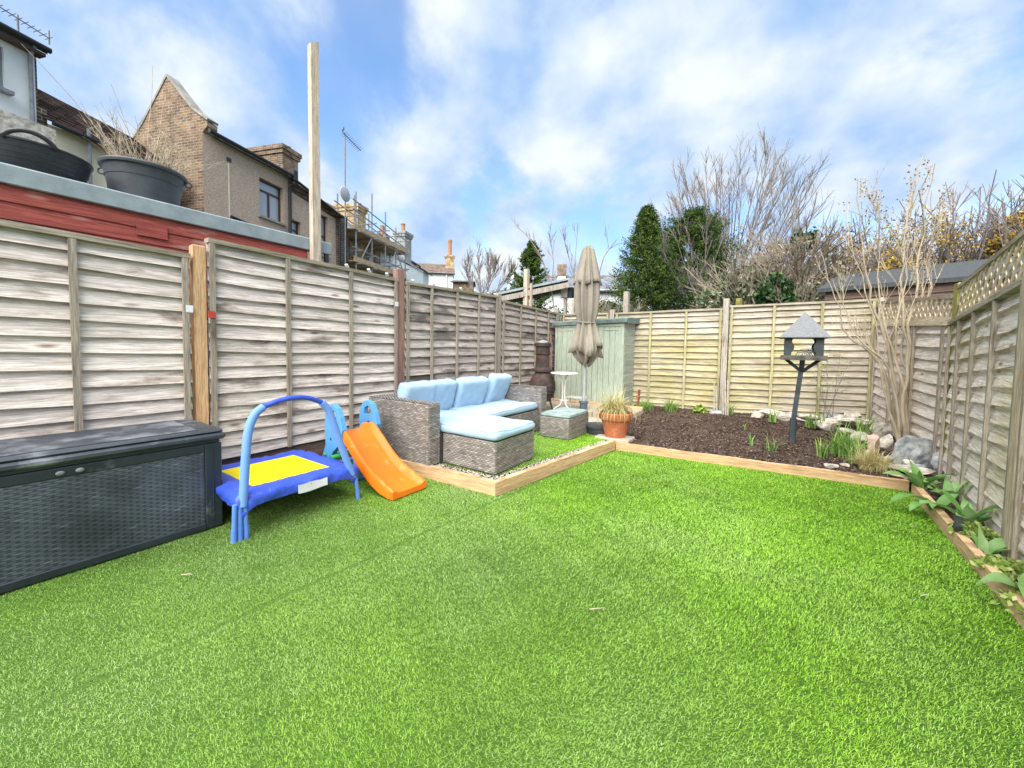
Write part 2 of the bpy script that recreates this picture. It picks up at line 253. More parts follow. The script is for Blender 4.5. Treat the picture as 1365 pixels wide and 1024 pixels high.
M_['drygrass'] = attrmat('dry_grass_blades', [(0, (.40, .30, .14)), (.55, (.62, .52, .27)), (.8, (.42, .44, .14)), (1, (.75, .68, .42))], .7, .2, trans=.3)
M_['broad'] = attrmat('broad_grey_green_leaves', [(0, (.15, .30, .08)), (.6, (.25, .44, .16)), (1, (.46, .58, .30))], .45, .4, big=(.72, .86, .55), bigscale=14., trans=.3)
M_['lowleaf'] = attrmat('yellow_green_leaves', [(0, (.12, .22, .03)), (.6, (.30, .42, .08)), (1, (.55, .62, .25))], .55, .3, trans=.3)
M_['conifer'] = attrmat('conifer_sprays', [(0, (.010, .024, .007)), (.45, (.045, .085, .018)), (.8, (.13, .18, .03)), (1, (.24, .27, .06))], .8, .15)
M_['ivy'] = attrmat('dark_evergreen_leaves', [(0, (.012, .035, .012)), (.6, (.035, .085, .022)), (1, (.09, .16, .05))], .45, .4)
M_['viburnum'] = attrmat('grey_green_leaves', [(0, (.045, .065, .03)), (.5, (.12, .155, .08)), (.85, (.27, .30, .20)), (1, (.42, .38, .28))], .7, .3)
M_['pinkbud'] = attrmat('pinkish_brown_buds', [(0, (.10, .075, .05)), (.4, (.16, .15, .085)), (.7, (.30, .235, .18)), (1, (.48, .39, .32))], .8, .2)
M_['yellowflower'] = attrmat('yellow_blossom', [(0, (.20, .14, .03)), (.5, (.42, .29, .05)), (1, (.58, .42, .09))], .7, .2)
M_['weave'] = attrmat('grey_wicker_strands', [(0, (.10, .092, .085)), (.5, (.24, .222, .205)), (1, (.50, .47, .44))], .5, .4)
M_['boxweave'] = attrmat('charcoal_ribbed_plastic', [(0, (.012, .017, .026)), (.55, (.05, .06, .08)), (1, (.26, .29, .33))], .38, .6, big=(2.4, 2.3, 2.2), bigscale=3.)
M_['mulch'] = attrmat('bark_mulch', [(0, (.018, .011, .010)), (.7, (.078, .055, .043)), (.95, (.17, .125, .095)), (1, (.34, .25, .18))], .95, .1)
M_['gravel'] = attrmat('pale_gravel', [(0, (.15, .13, .105)), (.5, (.34, .30, .25)), (1, (.66, .62, .56))], .9, .2)

# ------------------------------------------------------------------ mesh helpers
def origin(o):
    v = Vector((0, 0, 0))
    while o is not None: v = v+o.location; o = o.parent
    return v
class MB:
    def __init__(s, local=False): s.v = []; s.f = []; s.local = local
    def add(s, vs, fs):
        n = len(s.v); s.v += [tuple(p) for p in vs]; s.f += [tuple(i+n for i in f) for f in fs]; return s
    def box(s, x0, x1, y0, y1, z0, z1):
        vs = [(x, y, z) for z in (z0, z1) for y in (y0, y1) for x in (x0, x1)]
        return s.add(vs, [(0, 2, 3, 1), (4, 5, 7, 6), (0, 1, 5, 4), (1, 3, 7, 5), (3, 2, 6, 7), (2, 0, 4, 6)])
    def cbox(s, x0, x1, y0, y1, z0, z1, c=.01):
        """box with chamfered edges"""
        import itertools
        vs = []; idx = {}
        cx, cy, cz = (x0+x1)/2, (y0+y1)/2, (z0+z1)/2; hx, hy, hz = (x1-x0)/2, (y1-y0)/2, (z1-z0)/2
        for sg in itertools.product((-1, 1), repeat=3):
            for ax in range(3):
                h = [hx-c, hy-c, hz-c]; h[ax] += c
                idx[(sg, ax)] = len(vs); vs.append((cx+sg[0]*h[0], cy+sg[1]*h[1], cz+sg[2]*h[2]))
        fs = []
        for ax in range(3):
            o = [a for a in range(3) if a != ax]
            for sgn in (-1, 1):
                q = []
                for a, b in ((-1, -1), (1, -1), (1, 1), (-1, 1)):
                    sg = [0, 0, 0]; sg[ax] = sgn; sg[o[0]] = a; sg[o[1]] = b; q.append(idx[(tuple(sg), ax)])
                fs.append(tuple(q))
        for ax in range(3):      # edges along ax
            o = [a for a in range(3) if a != ax]
            for a in (-1, 1):
                for b in (-1, 1):
                    q = []
                    for e, w in ((-1, o[0]), (1, o[0]), (1, o[1]), (-1, o[1])):
                        sg = [0, 0, 0]; sg[ax] = e; sg[o[0]] = a; sg[o[1]] = b; q.append(idx[(tuple(sg), w)])
                    fs.append(tuple(q))
        for sg in itertools.product((-1, 1), repeat=3): fs.append(tuple(idx[(sg, a)] for a in range(3)))
        return s.add(vs, fs)
    def beam(s, a, b, w, h=None, upv=(0, 0, 1)):
        h = h or w; a = Vector(a); b = Vector(b); d = (b-a).normalized(); u = Vector(upv)
        if abs(d.dot(u)) > .98: u = Vector((1, 0, 0))
        x = d.cross(u).normalized(); y = x.cross(d).normalized()
        vs = [p+x*i*w/2+y*j*h/2 for p in (a, b) for i, j in ((-1, -1), (1, -1), (1, 1), (-1, 1))]
        return s.add(vs, [(3, 2, 1, 0), (4, 5, 6, 7), (0, 1, 5, 4), (1, 2, 6, 5), (2, 3, 7, 6), (3, 0, 4, 7)])
    def tube(s, pts, rad, n=6, cap=True):
        pts = [Vector(p) for p in pts]; k = len(pts)
        rad = [rad]*k if not hasattr(rad, '__len__') else rad
        d0 = (pts[1]-pts[0]).normalized(); u = Vector((0, 0, 1)) if abs(d0.z) < .9 else Vector((1, 0, 0)); x = d0.cross(u).normalized(); vs = []
        for i, p in enumerate(pts):
            d = (pts[min(i+1, k-1)]-pts[max(i-1, 0)])
            d = d.normalized() if d.length > 1e-9 else d0
            x = (x-d*x.dot(d)); x = x.normalized() if x.length > 1e-6 else Vector((1, 0, 0)); y = d.cross(x)
            for j in range(n):
                a = 2*math.pi*j/n; vs.append(p+(x*math.cos(a)+y*math.sin(a))*rad[i])
        fs = [(i*n+j, i*n+(j+1) % n, (i+1)*n+(j+1) % n, (i+1)*n+j) for i in range(k-1) for j in range(n)]
        if cap: fs += [tuple(range(n-1, -1, -1)), tuple(range((k-1)*n, k*n))]
        return s.add(vs, fs)
    def lathe(s, prof, c=(0, 0, 0), n=24, sx=1, sy=1, fn=None):
        vs = []
        for r, z in prof:
            for j in range(n):
                a = 2*math.pi*j/n; rr = r if fn is None else fn(r, z, a)
                vs.append((c[0]+rr*math.cos(a)*sx, c[1]+rr*math.sin(a)*sy, c[2]+z))
        k = len(prof)
        fs = [(i*n+j, i*n+(j+1) % n, (i+1)*n+(j+1) % n, (i+1)*n+j) for i in range(k-1) for j in range(n)]
        return s.add(vs, fs)
    def disc(s, c, r, n=24, z=0): return s.add([(c[0]+r*math.cos(2*math.pi*j/n), c[1]+r*math.sin(2*math.pi*j/n), c[2]) for j in range(n)], [tuple(range(n))])
    def poly(s, pts, thick=None, axis=(0, 0, 1)):
        n = len(pts)
        if thick is None: return s.add(pts, [tuple(range(n))])
        a = Vector(axis)*thick; vs = [Vector(p) for p in pts]+[Vector(p)+a for p in pts]
        return s.add(vs, [tuple(range(n-1, -1, -1)), tuple(range(n, 2*n))]+[(i, (i+1) % n, n+(i+1) % n, n+i) for i in range(n)])
    def mesh(s, name, off=(0, 0, 0)):
        me = bpy.data.meshes.new(name); o = off
        me.from_pydata([(p[0]-o[0], p[1]-o[1], p[2]-o[2]) for p in s.v], [], s.f); me.update(); return me
    def build(s, name, material, parent=None, smooth=False, label=None, fixn=True):
        off = (0, 0, 0) if s.local else origin(parent)
        me = s.mesh(name, off); me.materials.append(material)
        if fixn:
            import bmesh
            bm = bmesh.new(); bm.from_mesh(me); bmesh.ops.recalc_face_normals(bm, faces=bm.faces); bm.to_mesh(me); bm.free()
        if smooth: me.shade_smooth() if smooth is True else me.set_sharp_from_angle(angle=R(smooth)) if False else me.shade_smooth()
        o = bpy.data.objects.new(name, me); COL.objects.link(o)
        if parent: o.parent = parent
        if smooth and smooth is not True:
            try: me.set_sharp_from_angle(angle=R(smooth))
            except Exception: pass
        if label: o['label'] = label
        return o
def thing(name, label, cat, loc=(0, 0, 0), rotz=0, group=None):
    o = bpy.data.objects.new(name, None); o.empty_display_size = .1; COL.objects.link(o); o.location = loc; o.rotation_euler = (0, 0, rotz)
    return tag(o, label, cat, group)
def tag(o, label=None, cat=None, group=None, kind=None):
    if label: o['label'] = label
    if cat: o['category'] = cat
    if group: o['group'] = group
    if kind: o['kind'] = kind
    return o
def single(o, label, cat, group=None): return tag(o, label, cat, group)
def struct(name, mb, m):
    o = mb.build(name, m); o['kind'] = 'structure'; return o
def rawmesh(name, verts, nper, material, parent=None, tint=None, kind=None):
    """numpy mesh: verts (k*nper,3), every nper verts one face; tint one value per face"""
    k = len(verts)//nper; me = bpy.data.meshes.new(name); me.vertices.add(k*nper)
    v = verts.astype(np.float32)
    if parent is not None: v = v-np.array(origin(parent), dtype=np.float32)
    me.vertices.foreach_set('co', v.ravel()); me.loops.add(k*nper); me.loops.foreach_set('vertex_index', np.arange(k*nper, dtype=np.int32))
    me.polygons.add(k); me.polygons.foreach_set('loop_start', np.arange(0, k*nper, nper, dtype=np.int32)); me.update(calc_edges=True)
    if tint is not None:
        a = me.attributes.new('tint', 'FLOAT', 'FACE'); a.data.foreach_set('value', tint.astype(np.float32))
    me.materials.append(material); o = bpy.data.objects.new(name, me); COL.objects.link(o)
    if parent is not None: o.parent = parent
    if kind: o['kind'] = kind
    return o
def blades(base, hdg, length, width, lean, curve=None):
    """quads leaning towards hdg: arrays (n,3),(n),(n),(n),(n lean 0..1) -> verts (2 segments)"""
    n = len(base); d = np.stack([np.cos(hdg), np.sin(hdg), np.zeros(n)], 1); p = np.stack([-np.sin(hdg), np.cos(hdg), np.zeros(n)], 1)
    zz = np.array([[0, 0, 1.]]); w = (width/2)[:, None]; ln = length[:, None]; le = lean[:, None]
    mid = base+zz*ln*.55*np.sqrt(1-(le*.5)**2)+d*ln*.55*le*.5
    tip = mid+zz*ln*.45*np.sqrt(np.clip(1-le**2, 0, 1))+d*ln*.45*le
    q1 = np.stack([base-p*w, base+p*w, mid+p*w*.85, mid-p*w*.85], 1).reshape(-1, 3)
    q2 = np.stack([mid-p*w*.85, mid+p*w*.85, tip+p*w*.15, tip-p*w*.15], 1).reshape(-1, 3)
    return np.concatenate([q1, q2])
def blades1(base, hdg, length, width, lean):
    n = len(base); d = np.stack([np.cos(hdg), np.sin(hdg), np.zeros(n)], 1); p = np.stack([-np.sin(hdg), np.cos(hdg), np.zeros(n)], 1); w = (width/2)[:, None]; ln = length[:, None]; le = lean[:, None]
    tip = base+np.array([[0, 0, 1.]])*ln*np.sqrt(np.clip(1-le**2, .02, 1))+d*ln*le
    return np.stack([base-p*w, base+p*w, tip+p*w*.45, tip-p*w*.45], 1).reshape(-1, 3)
def leaves(c, size, aspect=.5, r=rng, upbias=0.):
    """one leaf quad per centre, random orientation"""
    n = len(c); a = r.normal(size=(n, 3)); a[:, 2] += upbias; a /= np.linalg.norm(a, axis=1)[:, None]; b = r.normal(size=(n, 3)); b -= a*(a*b).sum(1)[:, None]; b /= np.linalg.norm(b, axis=1)[:, None]
    s = (size*r.uniform(.6, 1.3, n))[:, None]
    return np.stack([c-a*s*.5, c+b*s*aspect*.5, c+a*s*.5, c-b*s*aspect*.5], 1).reshape(-1, 3)

# ------------------------------------------------------------------ ground, lawn
def P(x, y, z=0.): return Vector((x, y, z))
struct('ground', MB().poly([(-400, -400, -.06), (400, -400, -.06), (400, 400, -.06), (-400, 400, -.06)]), M_['ground'])
SA, SB, SC, SD_ = (-1.75, 2.38), (-1.47, 4.33), (1.0, 4.56), (.78, -1.5)     # sleeper corners: platform, platform/bed, bed/right border, right border near end
struct('lawn', MB().poly([(-3.44, -2.5, 0), (.77, -2.5, 0), (1.015, 4.56, 0), (-1.47, 4.36, 0), (-1.75, 2.40, 0), (-3.44, 2.32, 0)]), M_['turfbase'])
def rx(y): return 1.0+(SD_[0]-SC[0])*(SC[1]-y)/(SC[1]-SD_[1])-.0
def in_lawn(x, y):
    ok = (x > -3.42) & (x < rx(y)-.003)
    bed = 4.33+(x+1.47)*(.23/2.47)
    ok &= y < bed-.004
    plat = (x < -1.75+(y-2.38)*(.28/1.95)+.02) & (y > 2.34+(x+3.5)*(.04/1.75))
    return ok & ~plat
def turf(name, n, region, parent=None, seed=1, zf=lambda x, y: 0*x, dens=None, bright=0.):
    r = np.random.default_rng(seed); x0, x1, y0, y1, test = region
    x = r.uniform(x0, x1, n); y = r.uniform(y0, y1, n); k = test(x, y)
    if dens is not None: k &= r.random(n) < dens(x, y)
    x, y = x[k], y[k]; m = len(x)
    ph = 1.2*np.sin(x*1.7+y*.9)+.9*np.sin(x*.8-y*2.3+1.3)+.5*np.sin(x*4.1+y*3.3)
    hd = np.where(r.random(m) < .5, R(34), R(214))+.25*ph+r.normal(0, .55, m)
    wild = r.random(m) < .22; hd[wild] = r.uniform(0, 2*math.pi, wild.sum())
    L = r.uniform(.008, .017, m); w = r.uniform(.0014, .0024, m)*(1+.25*np.clip(y-1, 0, 3)); sc_ = np.clip(.62+.17*y, .7, 1.1); L = L*sc_; w = w*sc_; lean = np.clip(r.normal(.84, .16, m), .1, .985)
    # the seam between two rolls of turf: flattened and slightly parted
    sxd = x+1.70+(2.15-y)*.085+.006*np.sin(y*9); wv = .5+.5*np.sin(y*7.3+1)*np.sin(y*2.9)
    if name == 'lawn_turf':
        L[np.abs(sxd) < .009+.011*wv] *= .2; on = (sxd < -.01) & (sxd > -.05)
    else: on = np.zeros(m, bool)
    base = np.stack([x, y, zf(x, y)], 1)
    v = blades1(base, hd, L, w, lean)
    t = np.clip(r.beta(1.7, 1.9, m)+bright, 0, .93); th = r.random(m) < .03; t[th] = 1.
    # sheen painted into the tint: paler heading away from viewer and beside the seam
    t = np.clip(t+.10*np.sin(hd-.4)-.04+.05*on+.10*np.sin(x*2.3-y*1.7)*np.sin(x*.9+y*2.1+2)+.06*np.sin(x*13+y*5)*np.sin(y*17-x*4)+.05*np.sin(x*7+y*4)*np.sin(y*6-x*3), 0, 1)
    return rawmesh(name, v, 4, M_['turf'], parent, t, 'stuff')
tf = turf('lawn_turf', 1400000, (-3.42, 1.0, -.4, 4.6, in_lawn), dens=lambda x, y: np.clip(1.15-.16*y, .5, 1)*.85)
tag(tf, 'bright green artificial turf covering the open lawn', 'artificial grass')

# sleepers
def sleeper(a, b, h, w, label, name='timber_edging', z=0, m='sleeper', side=1):
    a = Vector((*a, 0)); b = Vector((*b, 0)); d = (b-a).normalized(); nrm = Vector((-d.y, d.x, 0))*side
    mb = MB(); k = 10; vs = []
    for i in range(k+1):
        p = a+(b-a)*i/k; wz = .003*math.sin(i*2.1+a.x)
        vs += [p+Z*z, p+nrm*w+Z*z, p+nrm*w+Z*(z+h+wz), p+Z*(z+h+wz)]
    fs = [(0, 1, 2, 3), (4*k+3, 4*k+2, 4*k+1, 4*k)]+[(4*i+j, 4*i+4+j, 4*i+4+(j+1) % 4, 4*i+(j+1) % 4) for i in range(k) for j in range(4)]
    o = mb.add(vs, fs).build(name, M_[m]); tag(o, label, 'edging board')
    return o
sleeper((-3.45, 2.315), (-1.752, 2.38), .11, .05, 'short pine sleeper along the front of the seating platform, behind the orange slide')
sleeper((-1.75, 2.38), (-1.47, 4.33), .11, .05, 'pine sleeper along the right side of the seating platform beside the ottoman')
sleeper((-1.465, 4.335), (1.0, 4.56), .085, .05, 'long orange pine board between the green lawn and the soil bed')
sleeper((1.0, 4.50), (.78, -1.5), .085, .045, 'pine edging board running down the right edge of the lawn beside the tulips')

# seating platform: gravel, membrane, turf, patio
plat = [(-3.46, 2.36, .07), (-1.80, 2.42, .07), (-1.53, 4.36, .07), (-1.60, 5.25, .07), (-3.46, 5.25, .07)]
struct('platform_base', MB().poly(plat), M_['paving'])
def inpoly(x, y, poly):
    r_ = np.zeros(len(x), bool); n = len(poly)
    for i in range(n):
        x0, y0 = poly[i][:2]; x1, y1 = poly[(i+1) % n][:2]
        c = ((y0 > y) != (y1 > y)) & (x < (x1-x0)*(y-y0)/(y1-y0+1e-12)+x0); r_ ^= c
    return r_
tpoly = [(-3.0, 2.52), (-1.87, 2.54), (-1.60, 4.34), (-1.98, 4.84), (-3.0, 4.84)]
memb = struct('weed_membrane', MB().poly([(x+(.03 if x > -2.5 else -.03), y+(-.03 if y < 3 else .03), .084) for x, y in tpoly]), mat('black_membrane', (.015, .015, .016), .9))
turfp = turf('platform_turf', 150000, (-3.0, -1.6, 2.5, 4.85, lambda x, y: inpoly(x, y, tpoly)), seed=5, zf=lambda x, y: 0*x+.09, bright=.05)
tag(turfp, 'small rug of bright green artificial turf under the wicker sofa', 'artificial grass')
def pebbles(name, n, poly, z, size, m, label, cat, seed=3, test=None, zf=None):
    r = np.random.default_rng(seed); xs = [p[0] for p in poly]; ys = [p[1] for p in poly]
    x = r.uniform(min(xs), max(xs), n); y = r.uniform(min(ys), max(ys), n); k = inpoly(x, y, poly)
    if test is not None: k &= test(x, y)
    x, y = x[k], y[k]; m_ = len(x); s = size*r.uniform(.5, 1.25, m_)
    zz = (zf(x, y) if zf else 0*x+z)
    o = np.array([(1, 0, 0), (0, 1, 0), (-1, 0, 0), (0, -1, 0), (0, 0, .8), (0, 0, -.6)], float)
    T = [(0, 1, 4), (1, 2, 4), (2, 3, 4), (3, 0, 4), (1, 0, 5), (2, 1, 5), (3, 2, 5), (0, 3, 5)]
    pts = o[None]*s[:, None, None]*r.uniform(.6, 1.3, (m_, 6, 1)); a = r.uniform(0, 6.28, m_); ca, sa = np.cos(a)[:, None], np.sin(a)[:, None]
    px = pts[:, :, 0]*ca-pts[:, :, 1]*sa+x[:, None]; py = pts[:, :, 0]*sa+pts[:, :, 1]*ca+y[:, None]; pz = pts[:, :, 2]*.7+zz[:, None]
    pt = np.stack([px, py, pz], 2); v = np.concatenate([pt[:, list(t)] for t in T], 1).reshape(-1, 3)
    ti = np.repeat(r.random(m_), 8)
    return tag(rawmesh(name, v, 3, M_[m], None, ti, 'stuff'), label, cat)
pebbles('gravel_strip', 30000, [(-3.3, 2.36), (-1.79, 2.43), (-1.515, 4.34), (-1.60, 4.50), (-1.68, 4.50), (-1.60, 4.34), (-1.87, 2.53), (-3.3, 2.50)], .095, .008, 'gravel', 'loose pale gravel between the timber edging and the platform turf', 'gravel')
# patio slabs beyond the ottoman
pt = thing('patio_paving', 'row of worn sandstone paving slabs in front of the green shed', 'paving', (-2.4, 5.4, .07))
xs = [-3.44, -2.9, -2.3, -1.72]
for i in range(3):
    for j, (y0, y1, zt) in enumerate(((4.86, 5.24, .105), (5.25, 5.62, .11))):
        MB().cbox(xs[i]+.006, xs[i+1]-.006, y0+.005, y1-.005, .06, zt+.003*((i+j) % 2), .008).build('slab', M_['paving'], pt)
for i in range(3): MB().cbox(xs[i]+.006, xs[i+1]-.006, 5.64, 6.42, .06, .195+.003*(i % 2), .01).build('slab', M_['paving'], pt)
MB().cbox(-3.44, -1.72, 6.33, 6.385, .19, .235, .008).build('kerb', M_['sleeper'], pt)
tag(MB().cbox(-1.75, -1.34, 4.38, 4.66, .05, .115, .01).build('paving_slab', M_['paving']), 'mossy stone slab under the terracotta pot', 'paving slab')

# soil beds
def bed_h(x, y): return .075+.10*np.clip((y-4.6)/2.6, 0, 1)+.025*np.sin(x*3.1+1)*np.sin(y*2.7)*np.clip((y-4.7), 0, 1)
def soil(name, poly, nx, ny, zf):
    xs_ = [p[0] for p in poly]; ys_ = [p[1] for p in poly]; mb = MB(); idx = {}
    gx = np.linspace(min(xs_), max(xs_), nx); gy = np.linspace(min(ys_), max(ys_), ny)
    r = random.Random(3); vs = []; fs = []
    for j, y in enumerate(gy):
        for i, x in enumerate(gx): vs.append((x, y, float(zf(x, y))+r.uniform(-.014, .012)+.010*math.sin(x*9+y*5)*math.sin(y*11-x*4)))
    for j in range(ny-1):
        for i in range(nx-1):
            cx_ = np.array([(gx[i]+gx[i+1])/2]); cy_ = np.array([(gy[j]+gy[j+1])/2])
            if inpoly(cx_, cy_, poly)[0]: fs.append((j*nx+i, j*nx+i+1, (j+1)*nx+i+1, (j+1)*nx+i))
    o = mb.add(vs, fs).build(name, M_['soil'], smooth=True, fixn=False); o['kind'] = 'structure'; return o
bedpoly = [(-1.46, 4.38), (1.02, 4.60), (1.40, 4.9), (1.30, 7.45), (-2.05, 7.10), (-1.95, 5.2), (-1.60, 4.9)]
soil('soil_bed', bedpoly, 110, 90, bed_h)
rbed = [(.80, -1.5), (1.04, 4.62), (1.42, 4.95), (1.20, 3.3), (1.0, 1.5), (.95, -1.5)]
def rbed_h(x, y): return .045+0*x+.02*np.clip((y-3), 0, 2)
soil('border_soil', rbed, 30, 140, rbed_h)
pebbles('bark_mulch', 40000, bedpoly, 0, .011, 'mulch', 'dark crumbly bark mulch and soil spread over the planting bed', 'mulch', 9, zf=lambda x, y: bed_h(x, y)+.004)
pebbles('border_mulch', 15000, rbed, 0, .009, 'mulch', 'dark soil crumbs in the narrow border along the right fence', 'mulch', 10, test=lambda x, y: y > .3, zf=lambda x, y: rbed_h(x, y)+.004)

# ------------------------------------------------------------------ fences
def slat_mesh(name, m, seed, wav=.010, bulge=0.):
    r = random.Random(seed); k = 6; vs = []; a, b, c = r.uniform(0, 6), r.uniform(0, 6), r.uniform(.5, 1)
    for i in range(k+1):
        x = i/k; w = wav*(math.sin(x*5.2+a)*.6+math.sin(x*11+b)*.4)*c
        y_ = r.uniform(-.005, .005); vs += [(x, -.042+y_, w), (x, -.032+y_, w), (x, .002, 1.28), (x, -.002, 1.28)]
    # z in units of the exposure; front face leans back towards its top edge
    fs = [(4*i, 4*i+4, 4*i+7, 4*i+3) for i in range(k)]+[(4*i, 4*i+1, 4*i+5, 4*i+4) for i in range(k)]+[(4*i+1, 4*i+2, 4*i+6, 4*i+5) for i in range(k)]+[(4*i+3, 4*i+7, 4*i+6, 4*i+2) for i in range(k)]+[(0, 3, 2, 1), (4*k, 4*k+1, 4*k+2, 4*k+3)]
    me = MB().add(vs, fs).mesh(name); me.materials.append(m); return me
SLATS = {}
def slat(mkey, i, parent, A, B, zA, zB, ex, off=0., wavy=.10):
    key = (mkey, i % 8, wavy)
    if key not in SLATS: SLATS[key] = slat_mesh('slat', M_[mkey], hash(mkey) % 97*0+len(mkey)*13+i % 8, wavy)
    A = Vector((*A, zA)); B = Vector((*B, zB)); d = B-A; h = math.hypot(d.x, d.y)
    o = bpy.data.objects.new('slat', SLATS[key]); COL.objects.link(o); o.parent = parent
    o.location = A-origin(parent); o.rotation_euler = (random.uniform(-.006, .006), -math.atan2(d.z, h), math.atan2(d.y, d.x)); o.scale = (d.length, 1, ex)
    return o
def panel(parent, A, B, zb, ztA, ztB, n, mkey, batts, bkey, rail='rail', zbB=None, wavy=.10, capw=.045, sag=0.):
    """lap panel from A to B (front is to the right of A->B); battens at the given fractions"""
    zbB = zb if zbB is None else zbB
    A2 = Vector((*A, 0)); B2 = Vector((*B, 0)); d = (B2-A2).normalized(); f = Vector((d.y, -d.x, 0))
    eA = (ztA-zb)/n; eB = (ztB-zbB)/n
    for i in range(n):
        j = random.uniform(-.006, .006)
        slat(mkey, random.randrange(8), parent, A, B, zb+eA*i+j, zbB+eB*i+j+random.uniform(-.006, .006), (eA+eB)/2*(1. if i < n-1 else .76), wavy=wavy)
    for t in batts:
        p = A2+(B2-A2)*t; w = .034 if mkey != 'wood_right' else .026; q = random.uniform(-.008, .008)
        a = p+f*.052; zt = ztA+(ztB-ztA)*t-.03; zq = zb+(zbB-zb)*t
        MB().beam(a+Z*(zq+.0)+d*q, a+Z*zt, w, .018, upv=f).build('batten', M_[bkey], parent)
    MB().beam(A2+Z*(ztA-.012)+f*.022, B2+Z*(ztB-.012)+f*.022, .082, .032).build('top_rail', M_[rail], parent)
def post(parent, x, y, z0, z1, m, w=.09, d=.075, lean=(0, 0), rot=0., name='post'):
    c, s_ = math.cos(rot), math.sin(rot); mb = MB(); vs = []
    for z, lx, ly, k in ((z0, 0, 0, 1), (z1-.008, lean[0], lean[1], 1), (z1, lean[0], lean[1], .86)):
        for i, j in ((-1, -1), (1, -1), (1, 1), (-1, 1)):
            u, v = i*w/2*k, j*d/2*k; vs.append((x+lx+u*c-v*s_, y+ly+u*s_+v*c, z))
    fs = [(3, 2, 1, 0), (8, 9, 10, 11)]+[(4*k+j, 4*k+(j+1) % 4, 4*k+4+(j+1) % 4, 4*k+4+j) for k in range(2) for j in range(4)]
    return mb.add(vs, fs).build(name, M_[m], parent)
# left fence, front faces +X (A->B runs along +Y)
FX = -3.5
fl = thing('lap_fence', 'tall weathered grey lap fence along the left side behind the storage box and sofa', 'fence', (FX, 1.04, 0))
panel(fl, (FX, -2.70), (FX, -.90), .28, 1.80, 1.80, 15, 'wood_left', [.02, .35, .68, .98], 'batten')
post(fl, FX-.01, -.85, 0, 1.84, 'post_old')
panel(fl, (FX, -.80), (FX, 1.00), .27, 1.815, 1.785, 15, 'wood_left', [.02, .35, .69, .982], 'batten')
post(fl, FX+.005, 1.055, 0, 1.865, 'post_new', w=.075, d=.075)
panel(fl, (FX, 1.105), (FX, 2.825), .27, 1.925, 1.90, 16, 'wood_left2', [.014, .325, .67, .985], 'batten')
post(fl, FX-.005, 2.885, 0, 2.02, 'post_red', w=.085, d=.085)
panel(fl, (FX, 2.945), (FX, 4.69), .18, 1.885, 1.935, 16, 'wood_grey', [.014, .225, .485, .745, .985], 'batten')
post(fl, FX-.005, 4.755, 0, 1.985, 'post_grey')
panel(fl, (FX, 4.82), (FX, 6.62), .18, 1.885, 1.845, 16, 'wood_grey', [.015, .285, .555, .81, .985], 'batten')
post(fl, FX, 6.68, 0, 1.95, 'post_grey')
panel(fl, (FX, 6.74), (FX, 7.4), .18, 1.845, 1.845, 16, 'wood_grey', [.05, .95], 'batten')
for y0, y1 in ((-2.7, -.9), (-.8, 1.0), (1.11, 2.82)): MB().box(FX-.012, FX+.012, y0, y1, 0, .285).build('gravel_board', M_['browntimber'], fl)
for y0, y1 in ((2.95, 4.69), (4.82, 6.6)): MB().box(FX-.012, FX+.012, y0, y1, 0, .20).build('gravel_board', M_['browntimber'], fl)
for (y, z, m) in ((.985, 1.40, 'white'), (1.115, 1.37, None), (2.80, 1.62, 'white')):
    MB().box(FX+.064, FX+.069, y-.02, y+.02, z-.025, z+.025).build('bracket', M_[m] if m else mat('red_bracket', (.55, .06, .04), .5), fl)
# small white clips along the fence top
cl = None; CW = ('leaning over the far panel near the red post', 'just left of the reddish post')
for k, (y, z) in enumerate(((2.25, 1.925), (2.50, 1.925), (2.72, 1.92), (3.08, 1.905), (3.42, 1.915), (3.92, 1.93), (4.22, 1.94), (4.52, 1.945), (4.66, 1.945))):
    if cl is None:
        mb = MB(local=True); mb.beam((0, 0, 0), (.012, -.028, .022), .028, .016).beam((.0, .0, -.012), (0, 0, .004), .02, .02)
        me = mb.mesh('fence_clip'); me.materials.append(M_['white']); cl = me
    o = bpy.data.objects.new('fence_clip', cl); COL.objects.link(o); o.location = (FX+.01, y, z); o.rotation_euler = (0, 0, random.uniform(-.3, .3))
    ow = ('first', 'second', 'third', 'fourth', 'fifth', 'sixth')
    tag(o, 'tiny white clip on the left fence top, %s to the %s of the reddish post' % ((ow[2-k], 'left') if k < 3 else (ow[k-3], 'right')), 'clip', 'white clips on the left fence')
# back fence, front faces -Y (A->B runs along +X)
def by(x): return 7.06+(x+1.93)*.111
fb = thing('lap_fence', 'yellowish algae tinted lap fence across the back behind the soil bed and bird table', 'fence', (-.66, by(-.66), 0))
panel(fb, (-3.45, by(-3.45)), (-2.56, by(-2.56)), .12, 1.84, 1.84, 17, 'wood_back', [.02, .98], 'batten_back')
post(fb, -2.5, by(-2.5), 0, 1.9, 'post_grey')
panel(fb, (-2.44, by(-2.44)), (-.712, by(-.712)), .12, 1.835, 1.865, 17, 'wood_back', [.02, .36, .69, .985], 'batten_back')
post(fb, -.66, by(-.66)-.01, 0, 2.02, 'post_grey', w=.085, d=.085)
panel(fb, (-.608, by(-.608)), (1.17, by(1.17)), .14, 1.90, 1.93, 17, 'wood_back', [.015, .335, .665, .985], 'batten_back', zbB=.20)
post(fb, 1.225, by(1.225), 0, 1.95, 'post_grey', w=.06)
MB().beam((-2.4, by(-2.4)+.06, .06), (1.2, by(1.2)+.06, .06), .03, .3).build('gravel_board', M_['browntimber'], fb)
